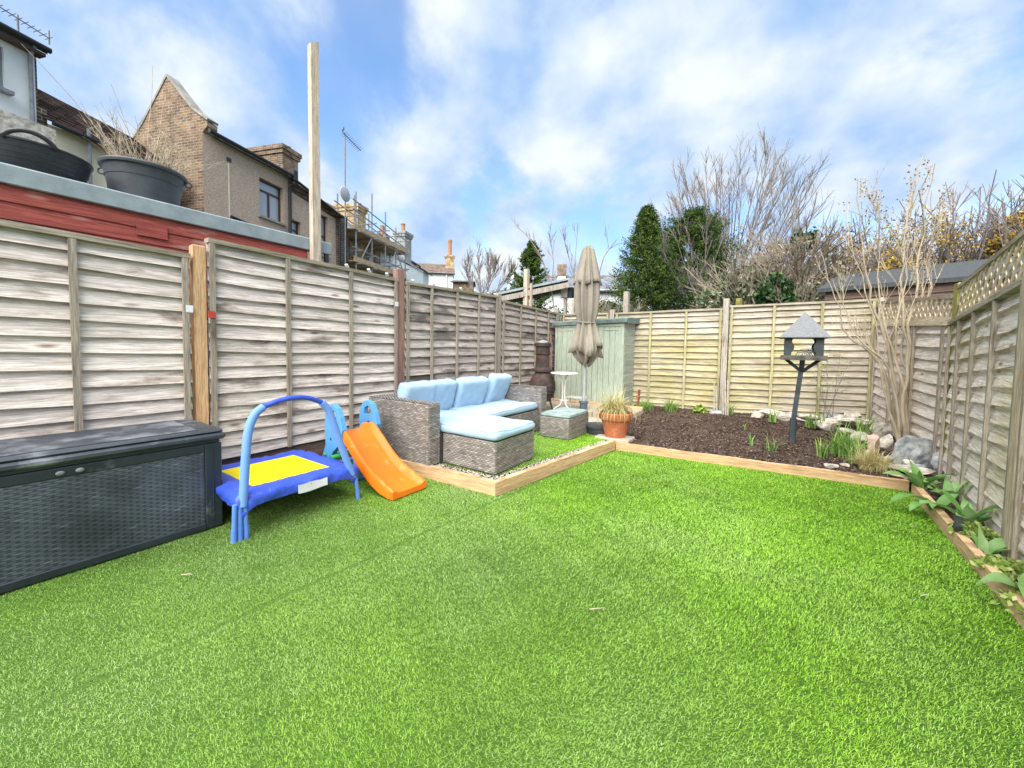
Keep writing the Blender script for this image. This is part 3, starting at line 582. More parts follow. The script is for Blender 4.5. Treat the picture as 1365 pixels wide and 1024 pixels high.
# right fence: far stretch with lattice, then the nearer curved stretch
def lattice(parent, A, B, zA0, zA1, zB0, zB1, pitch=.125, w=.026):
    A = Vector((*A, 0)); B = Vector((*B, 0)); L = (B-A).length; d = (B-A).normalized(); f = Vector((d.y, -d.x, 0)); h = zA1-zA0
    def zlo(s): return zA0+(zB0-zA0)*s/L
    def zhi(s): return zA1+(zB1-zA1)*s/L
    k = int((L+h)/pitch)+2
    for sgn in (1, -1):
        for i in range(-2, k+2):
            s0 = i*pitch if sgn > 0 else i*pitch      # strip runs through (s0, zlo) with slope +-1
            pts = []
            for q in np.linspace(0, 1, 60):
                s_ = s0+(q*(h*1.6))*sgn if sgn > 0 else s0-q*h*1.6
                if not (0 <= s_ <= L): continue
                z = zlo(s_)+q*h*1.6
                z0_ = zlo(s0)+q*h*1.6
                if z0_ <= zhi(s_)+.001 and z0_ >= zlo(s_)-.001: pts.append((s_, z0_))
            if len(pts) < 4: continue
            p, q = pts[0], pts[-1]
            MB().beam(A+d*p[0]+Z*p[1]+f*(.008 if sgn > 0 else 0), A+d*q[0]+Z*q[1]+f*(.008 if sgn > 0 else 0), w, .007, upv=f).build('lattice_strip', M_['lattice'], parent)
    MB().beam(A+Z*zA1+f*.004, B+Z*zB1+f*.004, .035, .03).build('lattice_rail', M_['rail'], parent)
    MB().beam(A+Z*(zA0-.005)+f*.004, B+Z*(zB0-.005)+f*.004, .032, .05).build('lattice_rail', M_['lattice'], parent)
fr = thing('lap_fence', 'pale lap fence with diamond lattice top in the far right corner behind the bare shrub', 'fence', (1.32, 5.1, 0))
panel(fr, (1.22, 7.36), (1.335, 5.13), .14, 1.58, 1.46, 12, 'wood_right', [.02, .345, .67, .985], 'batten', zbB=.08, wavy=.14, rail='lattice')
lattice(fr, (1.22, 7.36), (1.335, 5.13), 1.61, 1.88, 1.49, 1.69)
post(fr, 1.375, 5.06, 0, 1.80, 'mossypost', w=.11, d=.10)
mp_ = MB(); mp_.beam((1.33, 5.02, 1.44), (1.395, 5.04, 1.83), .05, .13, upv=(0, 1, 0)); mp_.build('post_brace', M_['mossypost'], fr)
fn = thing('lap_fence', 'bowed pale lap fence with lattice top along the near right side above the tulips', 'fence', (1.17, 3.3, 0))
RP = [(1.33, 4.99), (1.165, 3.28), (1.155, 3.20), (1.02, 1.42), (1.01, 1.34), (.93, -.45), (.93, -.53), (.9, -2.3)]
ztop = [1.45, 1.585, 1.59, 1.60, 1.60, 1.6, 1.6, 1.6]
for k in (0, 2, 4, 6):
    panel(fn, RP[k], RP[k+1], .03, ztop[k], ztop[k+1], 13, 'wood_right', [.012, .20, .44, .71, .985] if k == 0 else [.02, .34, .66, .98], 'batten', wavy=.17)
    lattice(fn, RP[k], RP[k+1], ztop[k]+.03, ztop[k]+.30, ztop[k+1]+.03, ztop[k+1]+.31)
post(fn, 1.13, 3.235, 0, 1.93, 'post_old', w=.07, d=.07); post(fn, 1.03, 1.38, 0, 1.93, 'post_old'); post(fn, .95, -.49, 0, 1.93, 'post_old')

# ------------------------------------------------------------------ woven surfaces
def weave(name, faces, m, parent, pu=.046, pv=.0155, d=.006, seed=1, tint=(.15, .95), core='wickerdark', kind='stuff', stag=.5):
    """faces: list of (origin, u vector, v vector) rectangles; every strand crossing bulges outwards"""
    r = np.random.default_rng(seed); quads = []; tints = []; cm = MB()
    for o, u, v in faces:
        o = np.array(o, float); u = np.array(u, float); v = np.array(v, float); W_ = np.linalg.norm(u); H_ = np.linalg.norm(v); un, vn = u/W_, v/H_; nn = np.cross(un, vn)
        nu = max(1, round(W_/pu)); nv = max(1, round(H_/pv)); du, dv = W_/nu, H_/nv
        cm.add([o, o+u, o+u+v, o+v], [(0, 1, 2, 3)])
        band = r.uniform(-.12, .12, nv)
        for j in range(nv):
            off = 0 if j % 2 else stag
            i = np.arange(-1, nu+1); a = np.clip((i+off)*du, 0, W_); b = np.clip((i+off+1)*du, 0, W_); k = b-a > .002; a, b = a[k], b[k]; n_ = len(a)
            mid = (a+b)/2; v0, v1 = j*dv+.08*dv, (j+1)*dv-.08*dv; vm_ = (v0+v1)/2
            def pnt(x, y, h): return o+un*np.asarray(x)[:, None]+vn*y+nn*h
            for (xa, ha, xb, hb) in ((a, .0006, a*.72+b*.28, d), (a*.72+b*.28, d, a*.28+b*.72, d), (a*.28+b*.72, d, b, .0006)):
                quads.append(np.stack([pnt(xa, v0, ha), pnt(xb, v0, hb), pnt(xb, v1, hb), pnt(xa, v1, ha)], 1).reshape(-1, 3))
            tv = np.clip(r.normal(.5, .17, n_)+band[j], 0, 1)*(tint[1]-tint[0])+tint[0]
            tints += [tv*.8, tv, tv*.8]
    ob = rawmesh(name, np.concatenate(quads), 4, m, parent, np.concatenate(tints), kind)
    cm.build(name+'_core' if False else 'woven_core', M_[core], parent, fixn=False)
    return ob
def box_faces(x0, x1, y0, y1, z0, z1, which='+x-y+z-x+y'):
    F = {'+x': ((x1, y0, z0), (0, y1-y0, 0), (0, 0, z1-z0)), '-x': ((x0, y1, z0), (0, y0-y1, 0), (0, 0, z1-z0)), '-y': ((x0, y0, z0), (x1-x0, 0, 0), (0, 0, z1-z0)),
         '+y': ((x1, y1, z0), (x0-x1, 0, 0), (0, 0, z1-z0)), '+z': ((x0, y0, z1), (x1-x0, 0, 0), (0, y1-y0, 0))}
    return [F[which[i:i+2]] for i in range(0, len(which), 2)]

# ------------------------------------------------------------------ storage box
bx0, bx1, by0, by1 = -3.43, -2.865, -.50, .965
sb = thing('storage_box', 'large charcoal plastic storage box with ribbed front standing against the left fence', 'storage box', (-3.15, .25, 0))
mb = MB(); mb.cbox(bx0, bx1, by0, by1, .0, .545, .012); mb.build('body', M_['boxplastic'], sb)
mb = MB()
mb.cbox(bx1-.004, bx1+.012, by0+.01, by0+.075, .01, .54, .004); mb.cbox(bx1-.004, bx1+.012, by1-.085, by1+.0, .01, .54, .004)
mb.cbox(bx1-.004, bx1+.010, by0+.075, by1-.085, .49, .54, .004); mb.cbox(bx1-.004, bx1+.014, by0+.075, by1-.085, .008, .05, .004)
mb.cbox(bx1+.0125, bx1+.016, by1-.05, by1-.045, .03, .53, .001)
mb.build('front_frame', M_['boxplastic'], sb)
weave('ribbed_panel', [((bx1+.001, by0+.075, .05), (0, by1-by0-.16, 0), (0, 0, .44))], M_['boxweave'], sb, pu=.055, pv=.0112, d=.005, seed=3, core='boxplastic', stag=.5, tint=(.30, .62))
weave('ribbed_panel', [((bx1-.08, by1+.001, .05), (-(bx1-bx0-.15), 0, 0), (0, 0, .44))], M_['boxweave'], sb, pu=.085, pv=.0112, d=.005, seed=4, core='boxplastic', stag=.10, tint=(.30, .62))
mb = MB(); mb.cbox(bx0-.005, bx1+.022, by0-.02, by1+.022, .560, .600, .012); mb.cbox(bx0+.0, bx1+.012, by0-.01, by1+.012, .6005, .622, .010)
lid = mb.build('lid', M_['boxlid'], sb)
mb = MB(); mb.cbox(bx0+.07, bx1-.05, by0+.08, by1-.10, .6225, .627, .002); mb.build('lid_panel', M_['boxlid'], lid)
MB().box(bx0+.01, bx1+.004, by0, by1-.01, .545, .562).build('hinge_gap', M_['tub'], sb)
for dy in (-.035, .03):
    mb = MB(local=False); mb.lathe([(0, 0), (.015, .001), (.016, .004), (.011, .006), (0, .007)], n=14)
    mb.v = [(bx1+.013+z, .335+dy+x*1.0, .515+y*.7) for x, y, z in mb.v]; mb.build('clasp', M_['clasp'], sb, smooth=True)

# ------------------------------------------------------------------ trampoline
tr = thing('toddler_trampoline', 'square blue and yellow toddler trampoline with a padded handle arch', 'trampoline', (-2.95, 1.33, 0))
tc_ = [(-2.56, .95), (-2.56, 1.70), (-3.33, 1.70), (-3.33, .95)]; zt = .255
mb = MB(); k = 9
def tri_in(a, b, t): return a+(b-a)*t
vs = []; fs = []
for i in range(k):
    for j in range(k):
        u, v = i/(k-1), j/(k-1); x = -3.21+u*.53; y = 1.07+v*.51; vs.append((x, y, zt+.003-.012*math.sin(math.pi*u)*math.sin(math.pi*v)))
for i in range(k-1):
    for j in range(k-1): fs.append((i*k+j, (i+1)*k+j, (i+1)*k+j+1, i*k+j+1))
mb.add(vs, fs).build('jumping_mat', M_['yellow'], tr, smooth=True)
# padded vinyl cover: ring from inner hem over the frame, hanging skirt with creases
rr = random.Random(5)
def ringpt(s, off, z):      # s in 0..4 round the square, off outward
    i = int(s) % 4; t = s-int(s); x0, y0 = tc_[i]; x1, y1 = tc_[(i+1) % 4]; cxm, cym = -2.945, 1.325
    x, y = x0+(x1-x0)*t, y0+(y1-y0)*t; hx, hy = .385+off, .375+off
    return (cxm+(x-cxm)/.385*hx, cym+(y-cym)/.375*hy, z)
ns = 96; rows = [(-.125, .0), (-.115, .010), (-.06, .016), (-.01, .010), (.012, -.008), (.014, -.040), (.008, -.070)]
vs = []
for i in range(ns):
    s = i*4/ns; t = s % 1; corner = math.exp(-min(t, 1-t)**2/.006)
    sk = 1.05+.75*corner-.15*math.sin(math.pi*t)
    for q, (o, z) in enumerate(rows):
        wv = (.007*math.sin(s*17+q)+.008*math.sin(s*43+q*2.)+.006*math.sin(s*71-q)) * (1 if q > 2 else .35)
        vs.append(ringpt(s, o+wv*(1. if q > 3 else .3), zt+(z*sk if z < 0 else z)+wv*.5))
nr = len(rows); fs = [(i*nr+j, ((i+1) % ns)*nr+j, ((i+1) % ns)*nr+j+1, i*nr+j+1) for i in range(ns) for j in range(nr-1)]
cov = MB().add(vs, fs).build('padded_cover', M_['trampblue'], tr, smooth=True)
vs = [(-2.534, 1.27+.20*i/5, zt-.012-.055*j-.003*math.sin(i*2)) if j == 0 else (-2.530, 1.27+.20*i/5, zt-.068-.004*math.sin(i)) for i in range(6) for j in range(2)]
vs = [(x+.004, y, z) for x, y, z in vs]
MB().add(vs, [(2*i, 2*i+1, 2*i+3, 2*i+2) for i in range(5)]).build('care_label', M_['white'], tr)
vs2 = [(-2.545, 1.28, zt+.002), (-2.545, 1.46, zt+.002), (-2.527, 1.46, zt-.012), (-2.527, 1.28, zt-.012)]
arch = [(.965, .20), (.975, .35), (.985, .50), (1.0, .64), (1.035, .735), (1.085, .778), (1.18, .806), (1.27, .815), (1.36, .803), (1.45, .765), (1.505, .690), (1.56, .532), (1.627, .339), (1.69, .18)]
pts = [(-2.56, y, z) for y, z in arch]
def smoothpts(pts, n=4):
    pts = [Vector(p) for p in pts]; out = []
    for i in range(len(pts)-1):
        p0, p1, p2, p3 = pts[max(i-1, 0)], pts[i], pts[i+1], pts[min(i+2, len(pts)-1)]
        for k in range(n):
            t = k/n; out.append(.5*((2*p1)+(p2-p0)*t+(2*p0-5*p1+4*p2-p3)*t*t+(3*p1-p0-3*p2+p3)*t**3))
    return out+[pts[-1]]
MB().tube(smoothpts(pts[:6]), .024, 12).build('foam_sleeve', M_['foamblue'], tr, smooth=60)
MB().tube(smoothpts(pts[9:]), .024, 12).build('foam_sleeve', M_['foamblue'], tr, smooth=60)
MB().tube(smoothpts(pts[5:10]), .017, 10).build('grip_bar', M_['trampblue'], tr, smooth=60)
for (x, y) in tc_:
    if (x, y) == tc_[0]:
        for dy in (-.032, 0, .032):
            lg = MB().tube([(x, y+dy*.8, .22), (x-.002, y+dy, .02)], .0135, 10).build('leg', M_['tubeblue'], tr, smooth=60)
            MB().tube([(x-.002, y+dy, .075), (x-.002, y+dy, 0)], .0155, 10).build('foot', M_['tubeblue'], lg, smooth=60)
    else:
        lg = MB().tube([(x, y, .22), (x+.0, y+(.03 if y > 1.3 else -.03), .02)], .0145, 10).build('leg', M_['tubeblue'], tr, smooth=60)
        yy = y+(.03 if y > 1.3 else -.03); MB().tube([(x, yy-.006*(1 if y > 1.3 else -1), .07), (x, yy, 0)], .017, 10).build('foot', M_['tubeblue'], lg, smooth=60)
MB().tube([(-2.945+(x+2.945)*.93, 1.325+(y-1.325)*.93, zt-.022) for x, y in tc_+tc_[:1]], .010, 8).build('frame', M_['tubeblue'], tr)

# ------------------------------------------------------------------ slide
sd_ = thing('toddler_slide', 'small orange plastic slide with sky blue ladder sides and a green bar', 'slide', (-2.8, 2.03, 0))
cy0 = 1.98
path = [(-3.02, .425), (-2.93, .432), (-2.86, .40), (-2.76, .31), (-2.66, .215), (-2.57, .145), (-2.49, .098), (-2.42, .072), (-2.35, .058), (-2.30, .052)]
path = [(p.x, p.z) for p in smoothpts([(x, 0, z) for x, z in path], 3)]
prof = [(-.165, -.045), (-.170, .035), (-.160, .050), (-.145, .050), (-.130, .030), (-.115, .004), (-.05, 0), (.05, 0), (.115, .004), (.130, .030), (.145, .050), (.160, .050), (.170, .035), (.165, -.045)]
vs = []; n_ = len(prof); kk = len(path)
for i, (x, z) in enumerate(path):
    t = i/(kk-1); yc = cy0+.085*(1-t)**1.2*0+.06*(t-.5)
    edge = .55 if (t > .93) else 1.; wid = 1-.0*t
    dz = max(0, t-.88)/.12
    for (y, h) in prof:
        hh = h*(1.25 if .12 < t < .8 else .9)*(1-.55*dz) if h > .0 else h*(1-.1*dz)
        vs.append((x, yc+y*(.92+.08*t), max(.0, z+hh)))
fs = [(i*n_+j, i*n_+j+1, (i+1)*n_+j+1, (i+1)*n_+j) for i in range(kk-1) for j in range(n_-1)]
fs += [tuple(kk*n_-n_+j for j in range(n_)), tuple(reversed(range(n_)))]
mb = MB().add(vs, fs); bed_o = mb.build('slide_bed', M_['orange'], sd_, smooth=50)
for sgn in (-1, 1):
    yc = cy0+sgn*.165-.025
    outl = [(-3.28, .0), (-3.20, .12), (-3.10, .32), (-3.08, .50), (-3.07, .58), (-3.04, .635), (-3.0, .65), (-2.955, .625), (-2.925, .56), (-2.90, .47), (-2.905, .39), (-2.93, .33), (-3.0, .27), (-3.08, .14), (-3.13, .04), (-3.14, .0)]
    outl = [((x+2.99)*(1+.45*max(0, min(1, (z-.30)/.15)))-2.99, z+.02*max(0, (z-.5)/.15)) for x, z in outl]
    hole = [(-3.035, .53), (-3.03, .58), (-3.0, .605), (-2.97, .585), (-2.965, .545), (-3.0, .535)]
    # body with a loop handle: outline minus the hole, bridged into one strip polygon
    import bmesh
    bm = bmesh.new(); th = .022
    def face_loop(pts, y): return [bm.verts.new((x-(-2.8), y-2.03, z)) for x, z in pts]
    o_ = face_loop(outl, yc); hole = [((x+3.0)*1.5-3.0, (z-.56)*1.1+.575) for x, z in hole]; h_ = face_loop(hole, yc)
    eo = [bm.edges.new((o_[i], o_[(i+1) % len(o_)])) for i in range(len(o_))]; eh = [bm.edges.new((h_[i], h_[(i+1) % len(h_)])) for i in range(len(h_))]
    holes2 = []
    for (hx, hz, hr) in ((-2.985, .47, .019), (-3.03, .37, .017), (-2.965, .385, .016)):
        q = face_loop([(hx+hr*math.cos(a)*(1 if b % 2 else .62), hz+hr*1.1*math.sin(a)*(1 if b % 2 else .62)) for b, a in enumerate(np.linspace(0, 2*math.pi, 10, endpoint=False))], yc); holes2 += [bm.edges.new((q[i], q[(i+1) % 10])) for i in range(10)]
    bmesh.ops.triangle_fill(bm, edges=eo+eh+holes2, use_beauty=True)
    g2 = bmesh.ops.extrude_face_region(bm, geom=list(bm.faces)); bmesh.ops.translate(bm, verts=[v for v in g2['geom'] if isinstance(v, bmesh.types.BMVert)], vec=(0, th*2, 0))
    bmesh.ops.recalc_face_normals(bm, faces=bm.faces)
    me = bpy.data.meshes.new('side_panel'); bm.to_mesh(me); bm.free(); me.materials.append(M_['toyblue'])
    o = bpy.data.objects.new('side_panel', me); COL.objects.link(o); o.parent = sd_
    bv = o.modifiers.new('soft_edge', 'BEVEL'); bv.width = .007; bv.segments = 2; bv.limit_method = 'ANGLE'
    mb = MB(); mb.lathe([(0, 0), (.016, .004), (.016, .010), (0, .014)], n=10); mb.v = [(-3.10+x, yc-.006-z if sgn < 0 else yc+.05+z, .235+y) for x, y, z in mb.v]; mb.build('bolt', M_['toygreen'], sd_, smooth=True)
for i, (x, z) in enumerate(((-3.19, .10), (-3.12, .21), (-3.05, .32))): MB().cbox(x-.05, x+.03, cy0-.17, cy0+.15, z-.012, z+.012, .006).build('step', M_['toyblue'], sd_)
MB().tube([(-2.96, cy0-.23, .235), (-2.96, cy0+.18, .25)], [.022, .020], 10).build('cross_bar', M_['toygreen'], sd_, smooth=60)
mb = MB(); mb.tube(smoothpts([(-2.93, cy0-.02, .24), (-2.90, cy0-.035, .12), (-2.90, cy0-.01, .03), (-2.92, cy0+.05, .02)]), .028, 8); mb.build('rear_support', M_['toyblue'], sd_, smooth=True)

# ------------------------------------------------------------------ sofa
def cushion(name, c, size, m, parent, rot=(0, 0, 0), puff=.35, seed=1, wr=.006, seg=(18, 18, 4), power=.35):
    """soft box: sides bulge, edges rounded, shallow wrinkles"""
    r = random.Random(seed); ph = [r.uniform(0, 6) for _ in range(8)]
    bm_ = {}; vs = []; fs = []; nx, ny, nz = seg
    def vert(i, j, k):
        key = (i, j, k)
        if key not in bm_:
            u, v, w = 2*i/nx-1, 2*j/ny-1, 2*k/nz-1
            fx = 1-power*.25*(abs(w)**3); ex = (1-abs(u)**6); ey = (1-abs(v)**6)
            thick = .70+.30*((1-abs(u)**7)*(1-abs(v)**7))**.5
            x = u*(1-.045*(1-abs(v)**2)*0-.03*abs(w)**2)*size[0]/2; y = v*(1-.03*abs(w)**2)*size[1]/2; z = w*thick*size[2]/2
            cr = (abs(u)*abs(v))**8*.03; x *= 1-cr; y *= 1-cr
            wrk = wr*(math.sin(u*5+v*3+ph[0])+.6*math.sin(v*9-u*4+ph[1])+.5*math.sin(u*13+ph[2])*math.sin(v*5+ph[3])+.6*math.exp(-((u+v*.3-.2)**2)/.01))
            z += wrk*(1 if w > 0 else -.3)*abs(w); bm_[key] = len(vs); vs.append(Vector((x, y, z)))
        return bm_[key]
    for i in range(nx):
        for j in range(ny): fs.append((vert(i, j, nz), vert(i+1, j, nz), vert(i+1, j+1, nz), vert(i, j+1, nz))); fs.append((vert(i, j, 0), vert(i, j+1, 0), vert(i+1, j+1, 0), vert(i+1, j, 0)))
    for k in range(nz):
        for i in range(nx): fs.append((vert(i, 0, k), vert(i+1, 0, k), vert(i+1, 0, k+1), vert(i, 0, k+1))); fs.append((vert(i, ny, k), vert(i, ny, k+1), vert(i+1, ny, k+1), vert(i+1, ny, k)))
        for j in range(ny): fs.append((vert(0, j, k), vert(0, j, k+1), vert(0, j+1, k+1), vert(0, j+1, k))); fs.append((vert(nx, j, k), vert(nx, j+1, k), vert(nx, j+1, k+1), vert(nx, j, k+1)))
    from mathutils import Euler
    E_ = Euler(rot).to_matrix(); cc = Vector(c)
    pv = [E_ @ v+cc for v in vs]; mb = MB().add(pv, fs); o = mb.build(name, m, parent, smooth=True)
    # piping round the upper and lower hems
    for kz, kk_ in ((nz, .96), (0, .96)):
        if kz == 0: continue
        ring = [vert(i, 0, kz) for i in range(nx)]+[vert(nx, j, kz) for j in range(ny)]+[vert(i, ny, kz) for i in range(nx, 0, -1)]+[vert(0, j, kz) for j in range(ny, 0, -1)]
        MB().tube([pv[q] for q in ring]+[pv[ring[0]]], .0045, 5, cap=False).build('piping', m, o, smooth=True)
    return o
sf = thing('corner_sofa', 'grey wicker corner sofa with pale blue cushions standing on the turf platform', 'sofa', (-2.8, 3.3, .1))
zb, zs = .108, .375
wf = []
wf += box_faces(-3.18, -2.475, 2.365, 2.505, zb, .652, '+x-y+z-x+y')          # near arm
o1 = weave('near_arm', wf, M_['weave'], sf, seed=11)
weave('chaise_base', box_faces(-2.47, -1.875, 2.545, 3.165, zb, zs, '+x-y+y'), M_['weave'], sf, seed=12)
weave('seat_base', box_faces(-3.18, -2.475, 3.166, 4.31, zb, zs, '+x'), M_['weave'], sf, seed=13)
weave('far_arm', box_faces(-3.18, -2.455, 4.312, 4.452, zb, .652, '+x-y+z+y-x'), M_['weave'], sf, seed=14)
weave('backrest', box_faces(-3.32, -3.18, 2.365, 4.452, zb, .652, '+x-y+z-x+y'), M_['weave'], sf, seed=15)
mb = MB(); mb.box(-3.17, -2.485, 2.51, 4.30, .10, zs); mb.box(-2.48, -1.885, 2.555, 3.155, .10, zs); mb.build('seat_frame', M_['wickerdark'], sf)
for x, y in ((-3.28, 2.40), (-2.50, 2.40), (-1.91, 2.58), (-1.91, 3.13), (-2.50, 4.42), (-3.28, 4.42)): MB().tube([(x, y, .085), (x, y, .112)], .018, 8).build('foot', M_['tub'], sf)
cushion('chaise_cushion', (-2.49, 2.855, .420), (1.28, .66, .095), M_['cushion'], sf, seed=2, wr=.006, seg=(26, 16, 4))
cushion('seat_cushion', (-2.815, 3.745, .418), (.68, 1.10, .09), M_['cushion'], sf, seed=3, wr=.006, seg=(16, 22, 4))
cushion('back_cushion', (-3.03, 2.72, .615), (.36, .42, .15), M_['cushion'], sf, rot=(0, R(-76), R(2)), seed=4, wr=.007)
cushion('back_cushion', (-3.05, 3.09, .615), (.36, .36, .14), M_['cushion'], sf, rot=(0, R(-74), R(-2)), seed=8, wr=.007)
cushion('back_cushion', (-3.01, 3.54, .618), (.37, .50, .15), M_['cushion'], sf, rot=(R(2), R(-70), R(-5)), seed=5, wr=.008)
cushion('back_cushion', (-2.99, 4.06, .628), (.39, .46, .15), M_['cushion'], sf, rot=(R(-3), R(-68), R(9)), seed=6, wr=.010)
ot = thing('wicker_footstool', 'small square grey wicker footstool with a faded aqua pad beside the sofa', 'footstool', (-2.12, 4.33, .1))
weave('woven_side', box_faces(-2.31, -1.93, 4.05, 4.62, .105, .345, '+x-y-x+y'), M_['weave'], ot, seed=21)
MB().box(-2.30, -1.94, 4.06, 4.61, .10, .345).build('frame', M_['wickerdark'], ot)
cushion('pad', (-2.12, 4.335, .362), (.39, .57, .05), M_['cushgreen'], ot, seed=7, wr=.002, seg=(14, 16, 4))
tb = thing('water_tub', 'low dark grey plastic tub with a flat lid behind the footstool', 'tub', (-1.80, 4.66, .075))
MB().lathe([(0, 0), (.150, 0), (.165, .10), (.178, .105), (.178, .125), (.165, .13), (.165, .118)], (-1.80, 4.66, .075), 28).build('basin', M_['tubgrey'], tb, smooth=40)
MB().lathe([(.168, .122), (.15, .128), (0, .130)], (-1.80, 4.66, .075), 28).build('lid', M_['boxlid'], tb, smooth=40)

# ------------------------------------------------------------------ green shed
sh = thing('garden_shed', 'small sage green wooden shed with double doors in the far left corner', 'shed', (-2.75, 6.7, .1))
sx0, sx1, sy0, sy1 = -3.36, -2.09, 6.42, 7.0
n_b = 12; wb = (sx1-.05-sx0-.02)/n_b
for i in range(n_b):
    x0 = sx0+.03+i*wb; gap = .004 if i != 6 else .008
    nm = 'door_board'; MB().cbox(x0+gap/2, x0+wb-gap/2, sy0-.018, sy0-.002+.001*(i % 2), .20, 1.625, .003).build(nm, M_['shedgreen'], sh)
MB().box(sx0, sx1-.01, sy0, sy1, .15, 1.60).build('carcass', M_['browntimber'], sh)
for z in (1.50,):
    for x in (sx0+.06, sx1-.36): MB().cbox(x, x+.28, sy0-.026, sy0-.0185, z-.01, z+.008, .002).build('hinge', M_['shedgreen_h'], sh)
MB().cbox(sx1-.05, sx1+.012, sy0-.024, sy0+.03, .19, 1.66, .004).build('corner_trim', M_['shedgreen'], sh)
MB().cbox(sx0-.01, sx0+.028, sy0-.024, sy0+.03, .19, 1.63, .004).build('corner_trim', M_['shedgreen'], sh)
for i in range(11):
    z = .19+i*.132; o = MB().beam((sx1+.006, sy0+.03, z+.066), (sx1+.006, sy1, z+.066), .016, .136, upv=(.11, 0, 1)).build('lap_board', M_['shedgreen_h'], sh)
k = 10; vs = []
for i in range(k+1):
    x = sx0-.06+(sx1-sx0+.14)*i/k; z = 1.640+.035*i/k
    vs += [(x, sy0-.07, z-.055), (x, sy0-.072, z), (x, sy0-.03, z+.022), (x, sy1+.08, z+.065), (x, sy1+.08, z+.04), (x, sy0-.055, z-.01)]
fs = [(i*6+j, (i+1)*6+j, (i+1)*6+(j+1) % 6, i*6+(j+1) % 6) for i in range(k) for j in range(6)]
MB().add(vs, fs+[tuple(range(6)), tuple(range(k*6+5, k*6-1, -1))]).build('felt_roof', M_['felt_green'], sh)
MB().poly([(sx1+.083, sy0-.06, 1.60), (sx1+.083, sy1+.07, 1.63), (sx1+.083, sy1+.07, 1.735), (sx1+.083, sy0-.03, 1.695)], .006, (1, 0, 0)).build('felt_flap', M_['felt_green'], sh)
MB().box(sx0, sx1, sy0-.03, sy0-.019, 1.555, 1.60).build('fascia_board', M_['shedgreen_h'], sh)
# things leaning between fence and shed
lp = thing('leaning_stake', 'rusty brown timber stake leaning in the gap left of the green shed', 'stake', (-3.42, 6.3, .1))
MB().beam((-3.33, 6.15, .1), (-3.44, 6.36, 1.42), .03, .03).build('stake_shaft', M_['post_red'], lp)
MB().beam((-3.34, 6.13, .1), (-3.345, 6.15, .13), .034).build('stake_foot', M_['tub'], lp)
o = MB().tube(smoothpts([(-3.36, 6.24, .1), (-3.37, 6.27, .9), (-3.375, 6.29, 1.20), (-3.40, 6.31, 1.27), (-3.44, 6.33, 1.22)]), .008, 6).build('metal_rod', M_['steel']); tag(o, 'thin pale hooked metal rod leaning beside the left edge of the green shed', 'rod')
o = MB().beam((-1.98, 7.0, .1), (-1.965, 7.01, .45), .03, .03).build('red_stake', mat('dull_red_paint', (.35, .06, .04), .8)); tag(o, 'short dull red stake standing at the right rear edge of the green shed', 'stake')

# ------------------------------------------------------------------ chimenea
ch = thing('chimenea', 'dark rusty cast iron chimenea standing behind the far end of the sofa', 'chimenea', (-3.06, 5.40, .1))
c = (-3.06, 5.40, 0)
MB().lathe([(.0, .30), (.10, .31), (.17, .38), (.215, .50), (.21, .62), (.16, .72), (.115, .78), (.10, .80)], c, 22).build('fire_bowl', M_['castiron'], ch, smooth=True)
MB().lathe([(.150, .79), (.152, .825), (.140, .83), (.128, .84), (.122, .86), (.112, .865), (.108, 1.06), (.112, 1.065), (.125, 1.07), (.127, 1.085), (.113, 1.09), (.110, 1.18), (.12, 1.185), (.138, 1.20), (.140, 1.245), (.122, 1.25), (.10, 1.25), (.09, 1.2), (.088, .9)], c, 20).build('flue', M_['castiron'], ch, smooth=35)
MB().lathe([(.085, 1.245), (.09, 1.26), (.06, 1.285), (.02, 1.295), (0, 1.297)], c, 16).build('flue_cap', M_['stonegrey'], ch, smooth=True)
for a in (30, 150, 270):
    MB().tube([(c[0]+.12*math.cos(R(a)), c[1]+.12*math.sin(R(a)), .36), (c[0]+.19*math.cos(R(a)), c[1]+.19*math.sin(R(a)), .10)], .015, 7).build('leg', M_['castiron'], ch)
for k in range(5):
    a0 = 15+k*2; z = .40+k*.055; rr_ = .19+.03*math.sin(k/4*math.pi)
    MB().tube([(c[0]+rr_*math.cos(R(a)), c[1]+rr_*math.sin(R(a)), z) for a in range(-85, 26, 10)], .008, 5).build('vent_bar', M_['tub'], ch)

# ------------------------------------------------------------------ bistro table and chair
bt_ = thing('bistro_table', 'round white metal bistro table beside the closed parasol', 'table', (-2.68, 5.45, .11))
c = (-2.68, 5.42, 0)
MB().lathe([(0, .770), (.205, .770), (.212, .776), (.212, .788), (.205, .793), (0, .795)], c, 36).build('table_top', M_['whitemetal'], bt_, smooth=40)
for a in (95, 215, 335):
    ca, sa = math.cos(R(a)), math.sin(R(a))
    MB().tube(smoothpts([(c[0]+.10*ca, c[1]+.10*sa, .768), (c[0]+.035*ca, c[1]+.035*sa, .66), (c[0]+.02*ca, c[1]+.02*sa, .45), (c[0]+.05*ca, c[1]+.05*sa, .30), (c[0]+.15*ca, c[1]+.15*sa, .22), (c[0]+.19*ca, c[1]+.19*sa, .113)]), .009, 7).build('leg', M_['whitemetal'], bt_, smooth=60)
MB().tube([(c[0]+.07*math.cos(a), c[1]+.07*math.sin(a), .36) for a in np.linspace(0, 6.283, 17)], .005, 5, cap=False).build('brace_ring', M_['whitemetal'], bt_)
bc = thing('folding_stool', 'low white metal stool tucked beneath the bistro table', 'stool', (-2.62, 5.78, .2))
MB().cbox(-2.80, -2.50, 5.70, 5.90, .365, .378, .004).build('seat', M_['whitemetal'], bc)
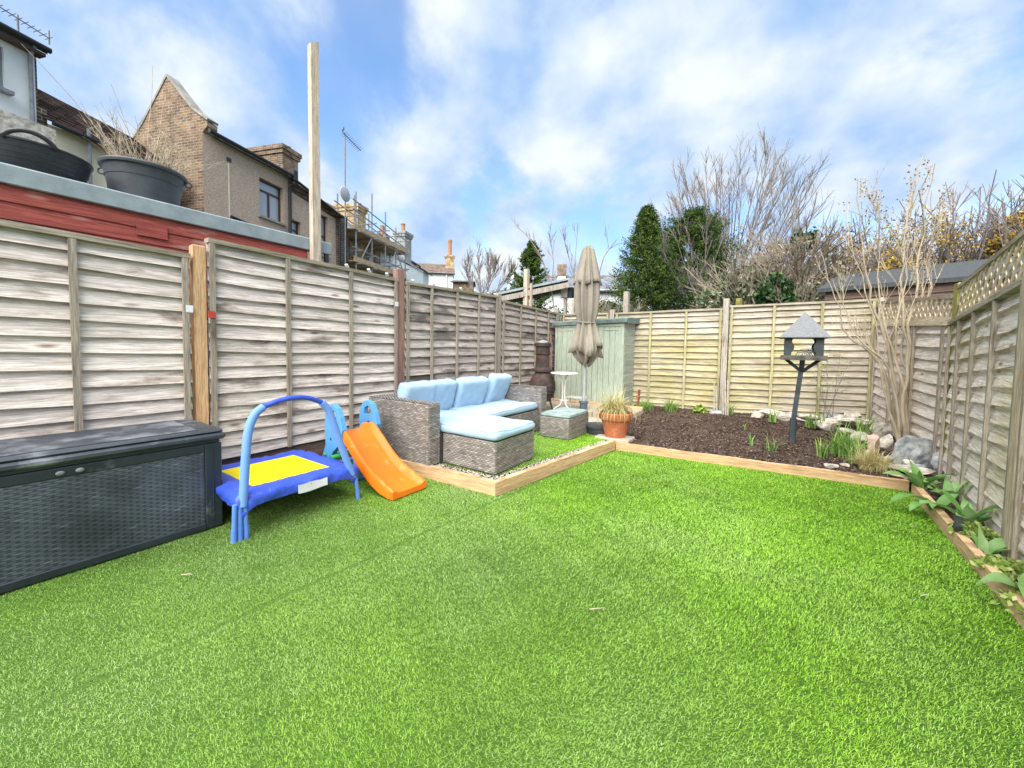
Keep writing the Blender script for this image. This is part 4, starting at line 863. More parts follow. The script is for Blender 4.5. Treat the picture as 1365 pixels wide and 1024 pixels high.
for x, y in ((-2.78, 5.72), (-2.52, 5.72), (-2.78, 5.88), (-2.52, 5.88)): MB().tube(smoothpts([(x, y, .366), (x, y-.01, .30), (x+.01, y-.03, .197)]), .008, 6).build('leg', M_['whitemetal'], bc, smooth=60)

# ------------------------------------------------------------------ parasol
pu_ = thing('closed_parasol', 'folded beige garden parasol tied round the middle on a grey pole', 'parasol', (-2.47, 5.68, .2))
ux, uy = -2.452, 5.69
MB().tube([(ux-.012, uy, .20), (ux, uy, 2.72)], .024, 14).build('pole', M_['polegrey'], pu_, smooth=60)
MB().lathe([(0, .195), (.055, .195), (.058, .20), (.062, .30), (.075, .31), (.072, .335), (.030, .34), (.027, .33)], (ux-.012, uy, 0), 18).build('base_collar', M_['polecollar'], pu_, smooth=40)
MB().lathe([(.027, 1.0), (.030, 1.0), (.030, 1.06), (.026, 1.065)], (ux, uy, 0), 14).build('pole_joint', M_['steel'], pu_, smooth=40)
def pleat(amp, ph=0., k=8):
    def f(r, z, a):
        w = math.cos(k*a+ph+.5*math.sin(z*3.1)); w2 = math.cos(k*2.7*a+z*2.+1.3)
        return max(.028, r*(1+amp*math.copysign(abs(w)**.7, w)+.07*w2))
    return f
def canopy(name, prof, amp, seed, hem=0., hemz=0.):
    n = 96; vs = []; f = pleat(amp, seed)
    for q, (r_, z) in enumerate(prof):
        t = q/(len(prof)-1)
        for j in range(n):
            a = 2*math.pi*j/n; rr_ = f(r_, z, a); zz = z+hemz*t**3*(math.cos(8*a/2+seed)*.6+math.cos(3*a+1)*.4)
            vs.append((ux+rr_*math.cos(a), uy+rr_*math.sin(a), zz))
    k = len(prof); fs = [(i*n+j, i*n+(j+1) % n, (i+1)*n+(j+1) % n, (i+1)*n+j) for i in range(k-1) for j in range(n)]
    o = MB().add(vs, fs).build(name, M_['canvas'], pu_, smooth=True, fixn=False)
    sm = o.modifiers.new('cloth', 'SOLIDIFY'); sm.thickness = .003; return o
canopy('canopy', [(.06, 2.70), (.10, 2.50), (.135, 2.30), (.155, 2.15), (.160, 2.0), (.152, 1.8), (.13, 1.66), (.112, 1.58), (.120, 1.54), (.145, 1.45), (.172, 1.34), (.20, 1.22), (.225, 1.12)], .24, .4, hemz=.10)
canopy('inner_folds', [(.10, 1.40), (.15, 1.26), (.165, 1.15), (.14, 1.06), (.09, .98), (.045, .93)], .34, 2.1, hemz=.07)
canopy('vent_tier', [(.050, 2.755), (.072, 2.72), (.11, 2.55), (.145, 2.38), (.172, 2.24), (.185, 2.175)], .20, 1.7, hemz=.025)
MB().lathe([(0, 2.765), (.052, 2.763), (.054, 2.75), (.04, 2.745)], (ux, uy, 0), 16).build('finial', M_['canvas'], pu_, smooth=40)
MB().tube([(ux+(.135+.008*math.cos(8*a))*math.cos(a), uy+(.135+.008*math.cos(8*a))*math.sin(a), 1.575+.008*math.sin(2*a)) for a in np.linspace(0, 6.283, 49)], .012, 6, cap=False).build('tie_strap', M_['canvas'], pu_, smooth=True)

# ------------------------------------------------------------------ grass-like plants
def tuft(name, label, cat, c, n, length, width, spread, mkey, seed, lean=(.2, .95), rad=.04, bias=None, parent=None, segs=5, tint=(0, 1)):
    """arching blades from one crown, each a ribbon of several segments"""
    r = np.random.default_rng(seed); q = []; T = []
    for i in range(n):
        a = r.uniform(0, 6.283) if bias is None else r.normal(bias[0], bias[1]); L = length*r.uniform(.55, 1.15); b = r.uniform(*lean)*spread; w = width*r.uniform(.6, 1.2)
        rr_ = rad*math.sqrt(r.random()); a0 = r.uniform(0, 6.283); p = np.array([c[0]+rr_*math.cos(a0), c[1]+rr_*math.sin(a0), c[2]-.005]); el = math.pi/2-b*.35; prev = None; tw = r.uniform(-.5, .5)
        side = np.array([-math.sin(a+tw), math.cos(a+tw), 0]); tv = r.uniform(*tint)
        for s_ in range(segs+1):
            t = s_/segs; ww = w*(1-t**2.2)*.5+.0004
            l_, r2 = p-side*ww, p+side*ww
            if prev is not None: q += [prev[0], prev[1], r2, l_]; T.append(min(1, tv+.12*t))
            prev = (l_, r2); p = p+np.array([math.cos(a)*math.cos(el), math.sin(a)*math.cos(el), math.sin(el)])*L/segs; el -= b*2.1/segs
    o = rawmesh(name, np.array(q), 4, M_[mkey], parent, np.array(T))
    if label: tag(o, label, cat)
    return o
pp = thing('terracotta_pot', 'large terracotta flower pot standing at the platform corner', 'flower pot', (-1.545, 4.53, .115))
pc = (-1.545, 4.53, .115)
MB().lathe([(0, 0), (.118, 0), (.122, .01), (.165, .205), (.188, .21), (.196, .222), (.200, .285), (.192, .297), (.180, .297), (.172, .285), (.165, .25)], pc, 32).build('body', M_['terracotta'], pp, smooth=35)
MB().lathe([(.170, .262), (.09, .272), (0, .275)], pc, 20).build('compost', M_['soil'], pp)
tuft('ornamental_grass', 'arching pale yellow grass spilling over the terracotta pot', 'grass plant', (pc[0], pc[1], .385), 640, .40, .006, 2.1, 'drygrass', 31, rad=.11)
tuft('ornamental_grass', 'tan and green grass tussock at the right end of the soil bed by the edging', 'grass plant', (.80, 4.80, .09), 520, .24, .0055, 1.4, 'drygrass', 32, rad=.09)
tuft('daffodil_clump', 'big sprawling clump of long green leaves in front of the bare shrub', 'plant', (.66, 5.15, .115), 110, .36, .013, 1.1, 'blade', 33, rad=.13)
tuft('daffodil_clump', 'short bright green leaf clump near the front edge of the soil bed', 'plant', (.46, 5.02, .10), 34, .20, .013, .7, 'blade', 34, rad=.05)
tuft('daffodil_clump', 'bright upright leaf clump just left of the tan grass tussock', 'plant', (.68, 4.93, .10), 30, .20, .014, .7, 'blade', 35, rad=.05)
tuft('bulb_shoots', 'row of green bulb shoots between the bird table and the stones', 'plant', (.50, 6.5, .17), 46, .24, .014, .5, 'blade', 36, rad=.11)
tuft('bulb_shoots', 'green bulb shoots beside the white stones behind the bird table', 'plant', (.03, 6.62, .17), 22, .22, .013, .5, 'blade', 37, rad=.05)
tuft('bulb_shoots', 'small pale tulip shoot alone in the middle front of the soil bed', 'plant', (-.165, 5.13, .10), 9, .15, .020, .6, 'broad', 38, rad=.015)
tuft('bulb_shoots', 'spindly green shoots left of the foot of the bird table', 'plant', (.03, 4.98, .10), 22, .20, .006, 1., 'blade', 39, rad=.05)
tuft('bulb_shoots', 'single thin yellow shoot in the open soil left of the bird table', 'plant', (-.27, 5.9, .13), 5, .13, .009, .8, 'lowleaf', 40, rad=.01)
tuft('grass_tuft', 'green grassy tuft at the foot of the back fence right of the pot', 'plant', (-1.36, 6.72, .16), 170, .24, .009, 1.0, 'blade', 41, rad=.10)
tuft('grass_tuft', 'loose green grass growing beside the rear corner of the green shed', 'plant', (-1.78, 6.75, .14), 150, .22, .008, 1.1, 'blade', 42, rad=.14)
tuft('grass_tuft', 'small green sprout beside the foot of the middle back fence post', 'plant', (-.52, 6.95, .17), 26, .24, .014, .6, 'blade', 43, rad=.04)
tuft('iris_clump', 'green leaves rising between the pale stones by the bare shrub', 'plant', (.93, 6.15, .16), 40, .32, .013, .9, 'blade', 44, rad=.08)
tuft('moss_patch', 'low mossy weeds along the base of the green shed', 'weeds', (-2.25, 6.30, .19), 150, .10, .010, 1.2, 'blade', 45, rad=.13)
# low leafy plants
def leafy(name, label, c, n, rad, h, size, mkey, seed, cat='plant', aspect=.6, parent=None):
    r = np.random.default_rng(seed); a = r.uniform(0, 6.283, n); rr_ = rad*np.sqrt(r.random(n)); z = r.uniform(.1, 1, n)*h*(1-.5*(rr_/rad)**2)
    o = rawmesh(name, leaves(np.stack([c[0]+rr_*np.cos(a), c[1]+rr_*np.sin(a), c[2]+z], 1), size, aspect, r, 0), 4, M_[mkey], parent, r.random(n))
    if label: tag(o, label, cat)
    return o
leafy('primrose', 'yellowish bushy plant by the middle post of the back fence', (-.93, 6.75, .17), 130, .11, .13, .07, 'lowleaf', 51)
leafy('strawberry_plant', 'yellow green leafy plant between the second and third tulip clumps', (1.045, 3.46, .06), 240, .10, .10, .035, 'lowleaf', 52)
leafy('strawberry_plant', 'spreading yellow green leaves beside the near fence post', (1.03, 3.02, .055), 260, .11, .07, .035, 'lowleaf', 53)
leafy('strawberry_plant', 'sparse green leaves at the near end of the right border', (.97, 2.60, .055), 150, .12, .06, .03, 'lowleaf', 54)
# broad folded tulip leaves
def tulip(name, label, c, specs, seed):
    """specs: (heading deg, length, width, lean) of each leaf"""
    t = thing(name, label, 'plant', c); r = random.Random(seed)
    for hd, L, w, ln in specs:
        a = R(hd); segs = 8; p = Vector((c[0]+.012*math.cos(a), c[1]+.012*math.sin(a), c[2]-.01)); el = R(86)-ln*.35; side = Vector((-math.sin(a), math.cos(a), 0)); vs = []
        for i in range(segs+1):
            u = i/segs; ww = w*.5*(math.sin(math.pi*min(1, .16+.84*u)**.8) if u < 1 else 0)+.001; nrm = Vector((-math.cos(a)*math.sin(el), -math.sin(a)*math.sin(el), math.cos(el))); cup = .45*(1-u*.6)
            wv = .012*math.sin(u*7+hd)
            vs += [p-side*ww+nrm*ww*cup+Z*wv, p, p+side*ww+nrm*ww*cup-Z*wv]
            p = p+Vector((math.cos(a)*math.cos(el), math.sin(a)*math.cos(el), math.sin(el)))*L/segs; el -= ln*2.0/segs
            if p.z < .035 and c[2] < .2: p.z = max(p.z, .012); el = max(el, 0)
        fs = [(3*i+j, 3*i+j+1, 3*i+j+4, 3*i+j+3) for i in range(segs) for j in range(2)]
        o = MB().add(vs, fs).build('leaf', M_['broad'], t, smooth=True, fixn=False)
        at = o.data.attributes.new('tint', 'FLOAT', 'FACE'); at.data.foreach_set('value', [min(1, max(0, r.uniform(.25, .8)))]*len(fs))
    return t
def spec(n, L, w, seed, ln=(.3, 1.1)):
    r = random.Random(seed); return [(i*360/n+r.uniform(-25, 25), L*r.uniform(.7, 1.15), w*r.uniform(.7, 1.2), r.uniform(*ln)) for i in range(n)]
tulip('tulip_plant', 'broad leaved tulip clump at the corner of the soil bed by the grey rock', (1.04, 4.42, .06), spec(11, .24, .065, 1)+[(185, .30, .07, .9)], 1)
tulip('tulip_plant', 'tulip clump against the right fence behind the drooping leaves', (1.13, 4.18, .06), spec(9, .22, .06, 2), 2)
tulip('tulip_plant', 'tulip with large drooping leaves flopping over the edging onto the lawn', (1.01, 3.93, .05), [(190, .30, .11, 1.1), (215, .24, .10, 1.15), (20, .22, .08, .5), (300, .24, .05, 1.2), (250, .22, .10, .9)], 3)
tulip('tulip_plant', 'upright tulip plant with wide green leaves in the middle of the right border', (1.08, 3.66, .055), spec(10, .27, .075, 4, (.25, .9)), 4)
tulip('tulip_plant', 'small two leaved tulip in front of the near fence post', (1.02, 3.22, .05), [(150, .18, .05, .4), (20, .20, .06, .7), (330, .19, .055, .9), (100, .17, .04, .2)], 5)
tulip('tulip_plant', 'pale green tulip leaves at the right edge of the border nearest the camera', (1.02, 2.76, .05), [(200, .24, .10, 1.1), (250, .24, .09, 1.0), (330, .2, .07, .7), (60, .22, .08, .6)], 6)

# ------------------------------------------------------------------ stones
import bmesh
def rock(label, c, size, m, seed, rot=0., name='rock', cat='rock', flat=1.):
    r = random.Random(seed); bm = bmesh.new(); bmesh.ops.create_icosphere(bm, subdivisions=3, radius=.5)
    pl = [(Vector((r.gauss(0, 1), r.gauss(0, 1), r.gauss(0, 1)*.8)).normalized(), r.uniform(.20, .36)) for _ in range(11)]
    for v in bm.verts:
        p = v.co.copy()
        for n_, d_ in pl:
            q = p.dot(n_)
            if q > d_: p -= n_*(q-d_)*.97
        p += v.co*.05*math.sin(v.co.x*23+seed)*math.sin(v.co.y*19+v.co.z*17); v.co = Vector((p.x*size[0], p.y*size[1], p.z*size[2]))*1.5
    bmesh.ops.rotate(bm, verts=bm.verts, cent=(0, 0, 0), matrix=Matrix.Rotation(rot, 3, 'Z'))
    me = bpy.data.meshes.new(name); bm.to_mesh(me); bm.free(); me.materials.append(M_[m]); me.shade_flat(); me.shade_smooth()
    try: me.set_sharp_from_angle(angle=R(17))
    except Exception: pass
    o = bpy.data.objects.new(name, me); COL.objects.link(o); o.location = c; return tag(o, label, cat)
rock('large grey angular rock against the right fence beside the tulips', (1.215, 5.28, .17), (.32, .24, .30), 'stonegrey', 1, .4)
rock('smaller dark grey rock leaning on the large rock by the fence', (1.305, 5.10, .13), (.16, .16, .18), 'stonegrey', 2, 1.)
rock('flat pale slab lying in front of the large grey rock', (1.06, 4.86, .13), (.30, .20, .05), 'stone', 3, .2)
rock('small flat grey stone left of the large grey rock', (1.02, 5.22, .13), (.18, .14, .07), 'stonegrey', 4)
rock('pink upright stone leaning at the foot of the bare shrub', (.93, 5.55, .20), (.13, .07, .22), 'stonepink', 5, .2)
rock('knobbly pale stone wedged under the stems of the bare shrub', (1.05, 5.72, .18), (.17, .14, .16), 'stone', 6, .5)
rock('square pale block behind the bare shrub stems', (1.08, 6.30, .22), (.26, .2, .17), 'stone', 7, .1)
rock('wide pale stone capping the rubble heap near the corner', (.93, 6.75, .27), (.34, .22, .12), 'stone', 8)
rock('long flat pale stone in the rubble heap left of the corner', (.70, 6.80, .24), (.30, .16, .09), 'stone', 9, .1)
rock('whitish sloping stone at the left end of the rubble heap', (.62, 6.50, .20), (.26, .15, .10), 'stone', 10, -.3)
rock('rounded pale stone half buried behind the long green leaves', (.86, 6.05, .17), (.20, .14, .11), 'stone', 11, .8)
rock('long grey stone under the back fence in the corner', (.80, 7.10, .25), (.42, .16, .08), 'stonegrey', 12, .1)
rock('pinkish white stone at the foot of the back fence left of the bird table', (-.17, 6.85, .19), (.18, .16, .12), 'stonepink', 13)
rock('long white plastery stone at the foot of the back fence behind the bird table', (.05, 7.0, .23), (.42, .18, .13), 'stone', 14, .05)
rock('low tan stone just right of the long white stone', (.26, 6.9, .19), (.30, .14, .08), 'stone', 15)
rock('small white stone on the edging in the front of the soil bed', (.50, 4.66, .10), (.09, .07, .04), 'stone', 16)
rock('small grey stone beside the middle post of the back fence', (-.72, 6.85, .18), (.20, .10, .07), 'stonegrey', 17, .6)
rock('broken red brick lying at the foot of the bare shrub', (1.12, 5.42, .15), (.15, .09, .07), 'brickred', 18, .2, name='brick_fragment', cat='brick')
rock('pale stone slab edge against the back fence in the middle of the rubble', (.46, 7.12, .22), (.34, .12, .06), 'stone', 19, .1)
rock('small pinkish stone near the edging at the bed corner', (.96, 4.65, .10), (.10, .06, .04), 'stonepink', 20)
# canes and dry debris by the back post
cn = thing('garden_canes', 'grey canes leaning against the middle post of the back fence', 'canes', (-.66, 6.95, .17))
for i, (x, h, l) in enumerate(((-.80, .50, .03), (-.76, .42, .02), (-.66, .60, -.01), (-.63, .66, .01), (-.60, .55, .02))):
    MB().tube([(x+.06, 6.86-.02*i, .15), (x+l, 6.99, .15+h)], .011, 6).build('cane', M_['post_grey'], cn)
pw = MB().tube(smoothpts([(.98, 4.0, .07), (1.0, 3.7, .065), (1.0, 3.55, .075), (.985, 3.38, .07), (1.0, 3.2, .07)]), .012, 8).build('black_hose', M_['tub'], smooth=True); tag(pw, 'short black irrigation hose lying inside the right edging', 'hose')
o = MB().lathe([(0, 0), (.030, 0), (.034, .05), (.022, .09), (.022, .15), (0, .155)], (0, 0, 0), 14).build('spot_light', M_['tub'], smooth=40); o.rotation_euler = (R(78), 0, R(170)); o.location = (.985, 3.42, .10); tag(o, 'small black spotlight lying in the right border beside the hose', 'lamp')
# crumbs on the lawn
for i, (x, y, L, lb) in enumerate(((.62, 2.55, .03, 'bit of dry leaf on the lawn near the right edging'), (.34, 3.3, .02, 'pale crumb on the right half of the lawn'), (-.62, 1.55, .05, 'thin dry stem lying on the open lawn'), (-2.35, .62, .035, 'dry curl of straw on the lawn in front of the storage box'), (.80, 3.55, .03, 'dry leaf scrap on the lawn close to the drooping tulip leaves'))):
    o = MB().tube(smoothpts([(x, y, .026), (x+L*.5, y+L*.3, .03), (x+L, y+L*.9, .027)]), .0022, 5).build('straw_scrap', M_['straw']); tag(o, lb, 'debris')

# ------------------------------------------------------------------ bird table
bt = thing('bird_table', 'dark grey bird table with a pitched roof standing in the soil bed', 'bird table', (.226, 5.497, .1))
bx, byy = .28, 5.50
MB().tube([(.222, 5.497, .08), (.226, 5.497, .40)], .034, 8).build('post_sleeve', M_['birdtable'], bt)
MB().beam((.226, 5.497, .38), (bx, byy, 1.06), .046, .046, upv=(0, 1, 0)).build('post', M_['birdtable'], bt)
for dx, dy in ((-1, 0), (1, 0), (0, -1), (0, 1)):
    MB().beam((bx+dx*.01, byy+dy*.01, .95), (bx+dx*.155, byy+dy*.14, 1.085), .035, .035, upv=(0, 1, 0) if dx else (1, 0, 0)).build('brace', M_['birdtable'], bt)
tx0, tx1, ty0, ty1 = bx-.205, bx+.205, byy-.18, byy+.18
MB().box(tx0+.01, tx1-.01, ty0+.01, ty1-.01, 1.083, 1.097).build('tray_floor', M_['birdtray'], bt)
for a in ((tx0, tx1, ty0, ty0+.016), (tx0, tx1, ty1-.016, ty1), (tx0, tx0+.016, ty0+.017, ty1-.017), (tx1-.016, tx1, ty0+.017, ty1-.017)): MB().box(*a, 1.078, 1.130).build('tray_rim', M_['birdtray'], bt)
for yq in (ty0+.03, ty1-.045):
    for sg in (-1, 1):
        o_ = [(.175, 1.131), (.175, 1.335), (.085, 1.335), (.085, 1.325), (.10, 1.315), (.108, 1.295), (.108, 1.275), (.098, 1.262), (.088, 1.245), (.085, 1.215), (.092, 1.185), (.110, 1.160), (.112, 1.131)]
        MB().poly([(bx+sg*x, yq, z) for x, z in o_], .014, (0, 1, 0)).build('side_bracket', M_['birdtable'], bt)
for xq in (bx-.175, bx+.161): MB().box(xq, xq+.014, ty0+.045, ty1-.046, 1.29, 1.334).build('side_rail', M_['birdtable'], bt)
ev = 1.336; ap = (bx+.005, byy, 1.625); r0 = [(bx-.225, byy-.215, ev), (bx+.225, byy-.215, ev), (bx+.225, byy+.215, ev), (bx-.225, byy+.215, ev)]
for i in range(4):
    a, b = Vector(r0[i]), Vector(r0[(i+1) % 4]); MB().poly([a, b, Vector(ap)], .008, (0, 0, -1)).build('roof_panel', M_['birdroof'], bt)
MB().box(bx-.215, bx+.215, byy-.205, byy+.205, ev-.012, ev-.001-.004).build('ceiling_panel', M_['birdtable'], bt)
mb = MB()
r_ = random.Random(4)
for i in range(9):
    a = r_.uniform(0, 3.1); mb.tube(smoothpts([(bx-.09+.02*i, byy-.10+.02*r_.random(), 1.10), (bx-.06+.015*i, byy-.09, 1.13+.05*r_.random()), (bx+.0+.012*i, byy-.08, 1.16+.05*r_.random()), (bx+.06+.01*i, byy-.07, 1.12)]), .003, 4)
tag(mb.build('bird_feeder_wire', M_['steel']), 'tangle of thin wire and twigs lying in the tray of the bird table', 'wire')

# ------------------------------------------------------------------ neighbour's red shed, tubs, timber
rs = thing('red_shed', 'neighbouring red painted shed with a flat roof and grey fascia behind the left fence', 'shed', (-3.8, .8, 0))
for i in range(9):
    z1 = 2.10-.105*i; MB().beam((-3.83, -2.6, z1-.055), (-3.83, 2.03, z1-.055), .118, .016, upv=(1, 0, .09)).build('board', M_['redboard'], rs)
MB().box(-6.4, -3.845, -2.6, 2.02, 0, 2.17).build('carcass', M_['browntimber'], rs)
MB().cbox(-3.822, -3.795, -2.7, 2.27, 2.085, 2.20, .006).build('fascia', M_['fascia'], rs)
MB().cbox(-3.83, -3.80, 2.2, 2.24, 1.99, 2.085, .004).build('fascia_end_block', M_['tub'], rs)
MB().cbox(-6.5, -3.80, -2.7, 2.27, 2.172, 2.204, .006).build('roof_edge', M_['fascia'], rs)
MB().box(-3.818, -3.806, .80, .97, 1.93, 2.03).build('patch_board', M_['redboard'], rs)
def tub_prof(r0, r1, h): return [(0, .0), (r0, 0), (r0+.01, .008), ((r0+r1)/2, h*.5), (r1, h-.03), (r1+.018, h-.028), (r1+.022, h-.012), (r1+.015, h), (r1-.004, h), (r1-.02, h*.6), (r0-.01, .02), (0, .02)]
t1 = thing('rubber_trug', 'black flexible rubber trug with a loop handle on the red shed roof', 'trug', (-4.18, .34, 2.205))
tcx, tcy, tz = -4.13, .36, 2.205
MB().lathe([(0, 0), (.20, 0), (.215, .01), (.245, .07), (.265, .13), (.275, .175), (.285, .18), (.285, .19), (.272, .19), (.255, .14), (.20, .02), (0, .015)], (tcx, tcy, tz), 40).build('body', M_['tub'], t1, smooth=35)
for z in (.05, .08, .11, .14): MB().tube([(tcx+(.229+z*.27)*math.cos(a), tcy+(.229+z*.27)*math.sin(a), tz+z) for a in np.linspace(0, 6.283, 41)], .0028, 4, cap=False).build('rib', M_['tub'], t1)
for a0 in (-5, 175):
    pts = []
    for q in np.linspace(-.30, .30, 9):
        a = R(a0)+q*1.35; zz = .175+.065*math.cos(q/.30*math.pi/2)**.7; pts.append((tcx+(.28)*math.cos(a), tcy+(.28)*math.sin(a), tz+zz))
    MB().tube(smoothpts(pts, 2), .014, 8).build('handle', M_['tub'], t1, smooth=True)
t2 = thing('plant_tub', 'dark grey plastic tub holding dead stems on the red shed roof', 'tub', (-4.15, .93, 2.205))
MB().lathe(tub_prof(.19, .238, .30), (-4.15, .93, 2.205), 40).build('body', M_['tubgrey'], t2, smooth=35)
MB().tube([(-4.15+.225*math.cos(a), .93+.225*math.sin(a), 2.205+.20) for a in np.linspace(0, 6.283, 41)], .003, 4, cap=False).build('rib', M_['tubgrey'], t2)
for a0 in (70, 235):
    px_, py_ = -4.15+.262*math.cos(R(a0)), .93+.262*math.sin(R(a0)); MB().tube([(px_+.022*math.cos(b)*math.cos(R(a0)), py_+.022*math.cos(b)*math.sin(R(a0)), 2.46+.022*math.sin(b)) for b in np.linspace(0, 6.283, 13)], .006, 5, cap=False).build('handle', M_['tubgrey'], t2)
MB().lathe([(.222, .262), (.1, .28), (0, .28)], (-4.15, .93, 2.205), 20).build('compost', M_['soil'], t2)
r_ = random.Random(12); mb = MB()
def wander(r, p, d, L, n, jit, droop=0.):
    pts = [Vector(p)]; d = Vector(d).normalized()
    for i in range(n):
        d = (d+Vector((r.gauss(0, jit), r.gauss(0, jit), r.gauss(0, jit)-droop))).normalized(); pts.append(pts[-1]+d*L/n)
    return pts
for i in range(150):
    a = r_.uniform(0, 6.283); rr = .19*math.sqrt(r_.random()); p = (-4.15+rr*math.cos(a), .93+rr*math.sin(a), 2.50); ln = r_.uniform(.10, .36)*(1.5 if r_.random() < .12 else 1)
    pts = wander(r_, p, (.45*math.cos(a)+r_.gauss(0, .25), .45*math.sin(a)+r_.gauss(0, .25), 1), ln, 5, .10, .02); mb.tube(pts, [.0022, .002, .0018, .0015, .0012, .0008], 4)
    if ln > .26:
        for k in range(3): q = pts[2+k % 3]; mb.tube(wander(r_, q, (r_.gauss(0, 1), r_.gauss(0, 1), .8), ln*.3, 3, .15), [.0018, .0015, .001, .0008], 3)
for dx, dy, ln in ((-.1, -.2, .80), (.0, .0, .86), (.05, .07, .62), (-.05, -.05, .60), (.02, -.10, .5)):
    pts = wander(r_, (-4.15+dx*.5, .93+dy*.5, 2.50), (dx*.9, dy*2.0, 1), ln, 7, .055); mb.tube(pts, [.0034, .003, .0028, .0025, .002, .002, .0016, .0014], 4)
tag(mb.build('dead_stems', M_['straw']), 'pale dead straw coloured stems sprouting from the grey tub on the shed roof', 'dead plant')
lm = MB(); lm.add([(-3.745+a*.034, 2.08+b*.040, 0) for a, b in ((-1, -1), (1, -1), (1, 1), (-1, 1))]+[(-3.755+a*.032, 2.065+b*.038, 4.06-(.05 if b < 0 else 0)) for a, b in ((-1, -1), (1, -1), (1, 1), (-1, 1))], [(3, 2, 1, 0), (4, 5, 6, 7), (0, 1, 5, 4), (1, 2, 6, 5), (2, 3, 7, 6), (3, 0, 4, 7)])
tag(lm.build('timber_post', M_['lumber']), 'very tall raw pine timber post standing up behind the left fence', 'post')

# ------------------------------------------------------------------ terraced houses: local frame, x towards the garden, y along the row
RZ = R(19.4); HP = (-13., 4.095)
def wall_holes(mb, y0, y1, z0, z1, holes, x=0., thick=.25, jz=None):
    ys = sorted({y0, y1, *[h[0] for h in holes], *[h[1] for h in holes]}); zs = sorted({z0, z1, *[h[2] for h in holes], *[h[3] for h in holes]})
    for a, b in zip(ys, ys[1:]):
        for c, d in zip(zs, zs[1:]):
            if any(h[0] <= a and b <= h[1] and h[2] <= c and d <= h[3] for h in holes): continue
            mb.add([(x, a, c), (x, b, c), (x, b, d), (x, a, d)], [(0, 1, 2, 3)])
    for h in holes:
        a, b, c, d = h[:4]; xi = x-thick*.6
        mb.add([(x, a, c), (x, a, d), (xi, a, d), (xi, a, c)], [(0, 1, 2, 3)]); mb.add([(x, b, c), (x, b, d), (xi, b, d), (xi, b, c)], [(0, 1, 2, 3)])
        mb.add([(x, a, d), (x, b, d), (xi, b, d), (xi, a, d)], [(0, 1, 2, 3)]); mb.add([(x, a, c), (x, b, c), (xi, b, c), (xi, a, c)], [(0, 1, 2, 3)])
    return mb
def L(): return MB(local=True)
def window(par, a, b, c, d, fm, x=-.12, mull=(.5,), trans=(.72,), sill=True, sm='coping'):
    w = .055; mb = L()
    mb.box(x-.05, x, a, a+w, c, d).box(x-.05, x, b-w, b, c, d).box(x-.05, x, a+w, b-w, c, c+w).box(x-.05, x, a+w, b-w, d-w, d)
    zt_ = [c+(d-c)*t for t in trans]
    for z in zt_: mb.box(x-.045, x+.003, a+w, b-w, z-w*.45, z+w*.45)
    top = zt_[0] if zt_ else d-w
    for m in mull: y = a+(b-a)*m; mb.box(x-.045, x+.002, y-w*.45, y+w*.45, c+w, top-w*.45 if zt_ else d-w)
    f = mb.build('window', fm, par); L().box(x-.04, x-.035, a+w*.5, b-w*.5, c+w*.5, d-w*.5).build('pane', M_['glass'], f)
    if sill: L().box(x-.02, x+.20, a-.06, b+.06, c-.07, c-.003).build('sill', M_[sm], f)
    return f
def chimney(par, x0, x1, y0, y1, z0, z1, m, pots=6, ph=.14, along='x', pm='coping', corn=True, pr=.085):
    mb = L(); mb.box(x0, x1, y0, y1, z0, z1)
    if corn: mb.box(x0-.06, x1+.06, y0-.06, y1+.06, z1-.32, z1-.18).box(x0-.10, x1+.10, y0-.10, y1+.10, z1-.178, z1-.02)
    c = mb.build('chimney', M_[m], par)
    for i in range(pots):
        t = (i+.5)/pots
        p = (x0+(x1-x0)*t, (y0+y1)/2, z1-.02) if along == 'x' else ((x0+x1)/2, y0+(y1-y0)*t, z1-.02)
        L().lathe([(pr, 0), (pr, ph), (pr*1.15, ph), (pr*1.15, ph*1.15), (pr*.8, ph*1.15), (pr*.8, 0)], p, 10).build('chimney_pot', M_[pm], c)
    return c
# house A: pebbledash with brick gable
hA = thing('terraced_house', 'pebbledashed house with a tall brown brick gable and brown framed window', 'house', (*HP, 0), RZ)
wall_holes(L(), 0.0, 2.83, 0, 6.86, [(1.72, 2.62, 5.22, 6.40)]).build('pebbledash_wall', M_['pebble'], hA)
mb = L(); gp = [(-.004, 0, -.0), (-.004, 0, 6.86), (.17, 0, 7.0), (.17, 0, 7.12), (-.33, 0, 7.47), (-1.24, 0, 8.48), (-2.24, 0, 7.30), (-2.6, 0, 6.95), (-2.6, 0, 0)]
mb.poly(gp, .28, (0, 1, 0)).build('gable_wall', M_['stockbrick'], hA)
cp = [(.20, 7.02), (.20, 7.14), (-.33, 7.50), (-1.24, 8.52), (-2.24, 7.34), (-2.65, 6.95)]
for (a, b) in zip(cp[1:], cp[2:]): L().beam((a[0], .13, a[1]+.02), (b[0], .13, b[1]+.02), .30, .06).build('coping_stone', M_['coping'], hA)
L().add([(.22, .285, 6.86), (.22, 2.9, 6.86), (-2.2, 2.9, 8.0), (-2.2, .285, 8.0), (-2.2, .285, 6.6), (-2.2, 2.9, 6.6), (.22, 2.9, 6.80), (.22, .285, 6.80)], [(0, 1, 2, 3), (2, 3, 4, 5), (0, 1, 6, 7), (1, 2, 5, 6)]).build('roof', M_['tilepale'], hA)
L().tube([(.24, -.0, 6.87), (.24, 2.88, 6.87)], .055, 8).build('gutter', M_['blackplastic'], hA)
dp = L().tube([(.22, 2.86, 6.98), (.22, 2.86, 6.62), (.09, 2.82, 6.5), (.08, 2.8, 0)], .05, 8).build('downpipe', M_['blackplastic'], hA)
L().cbox(.12, .30, 2.78, 2.96, 6.72, 7.08, .02).build('hopper', M_['blackplastic'], hA)
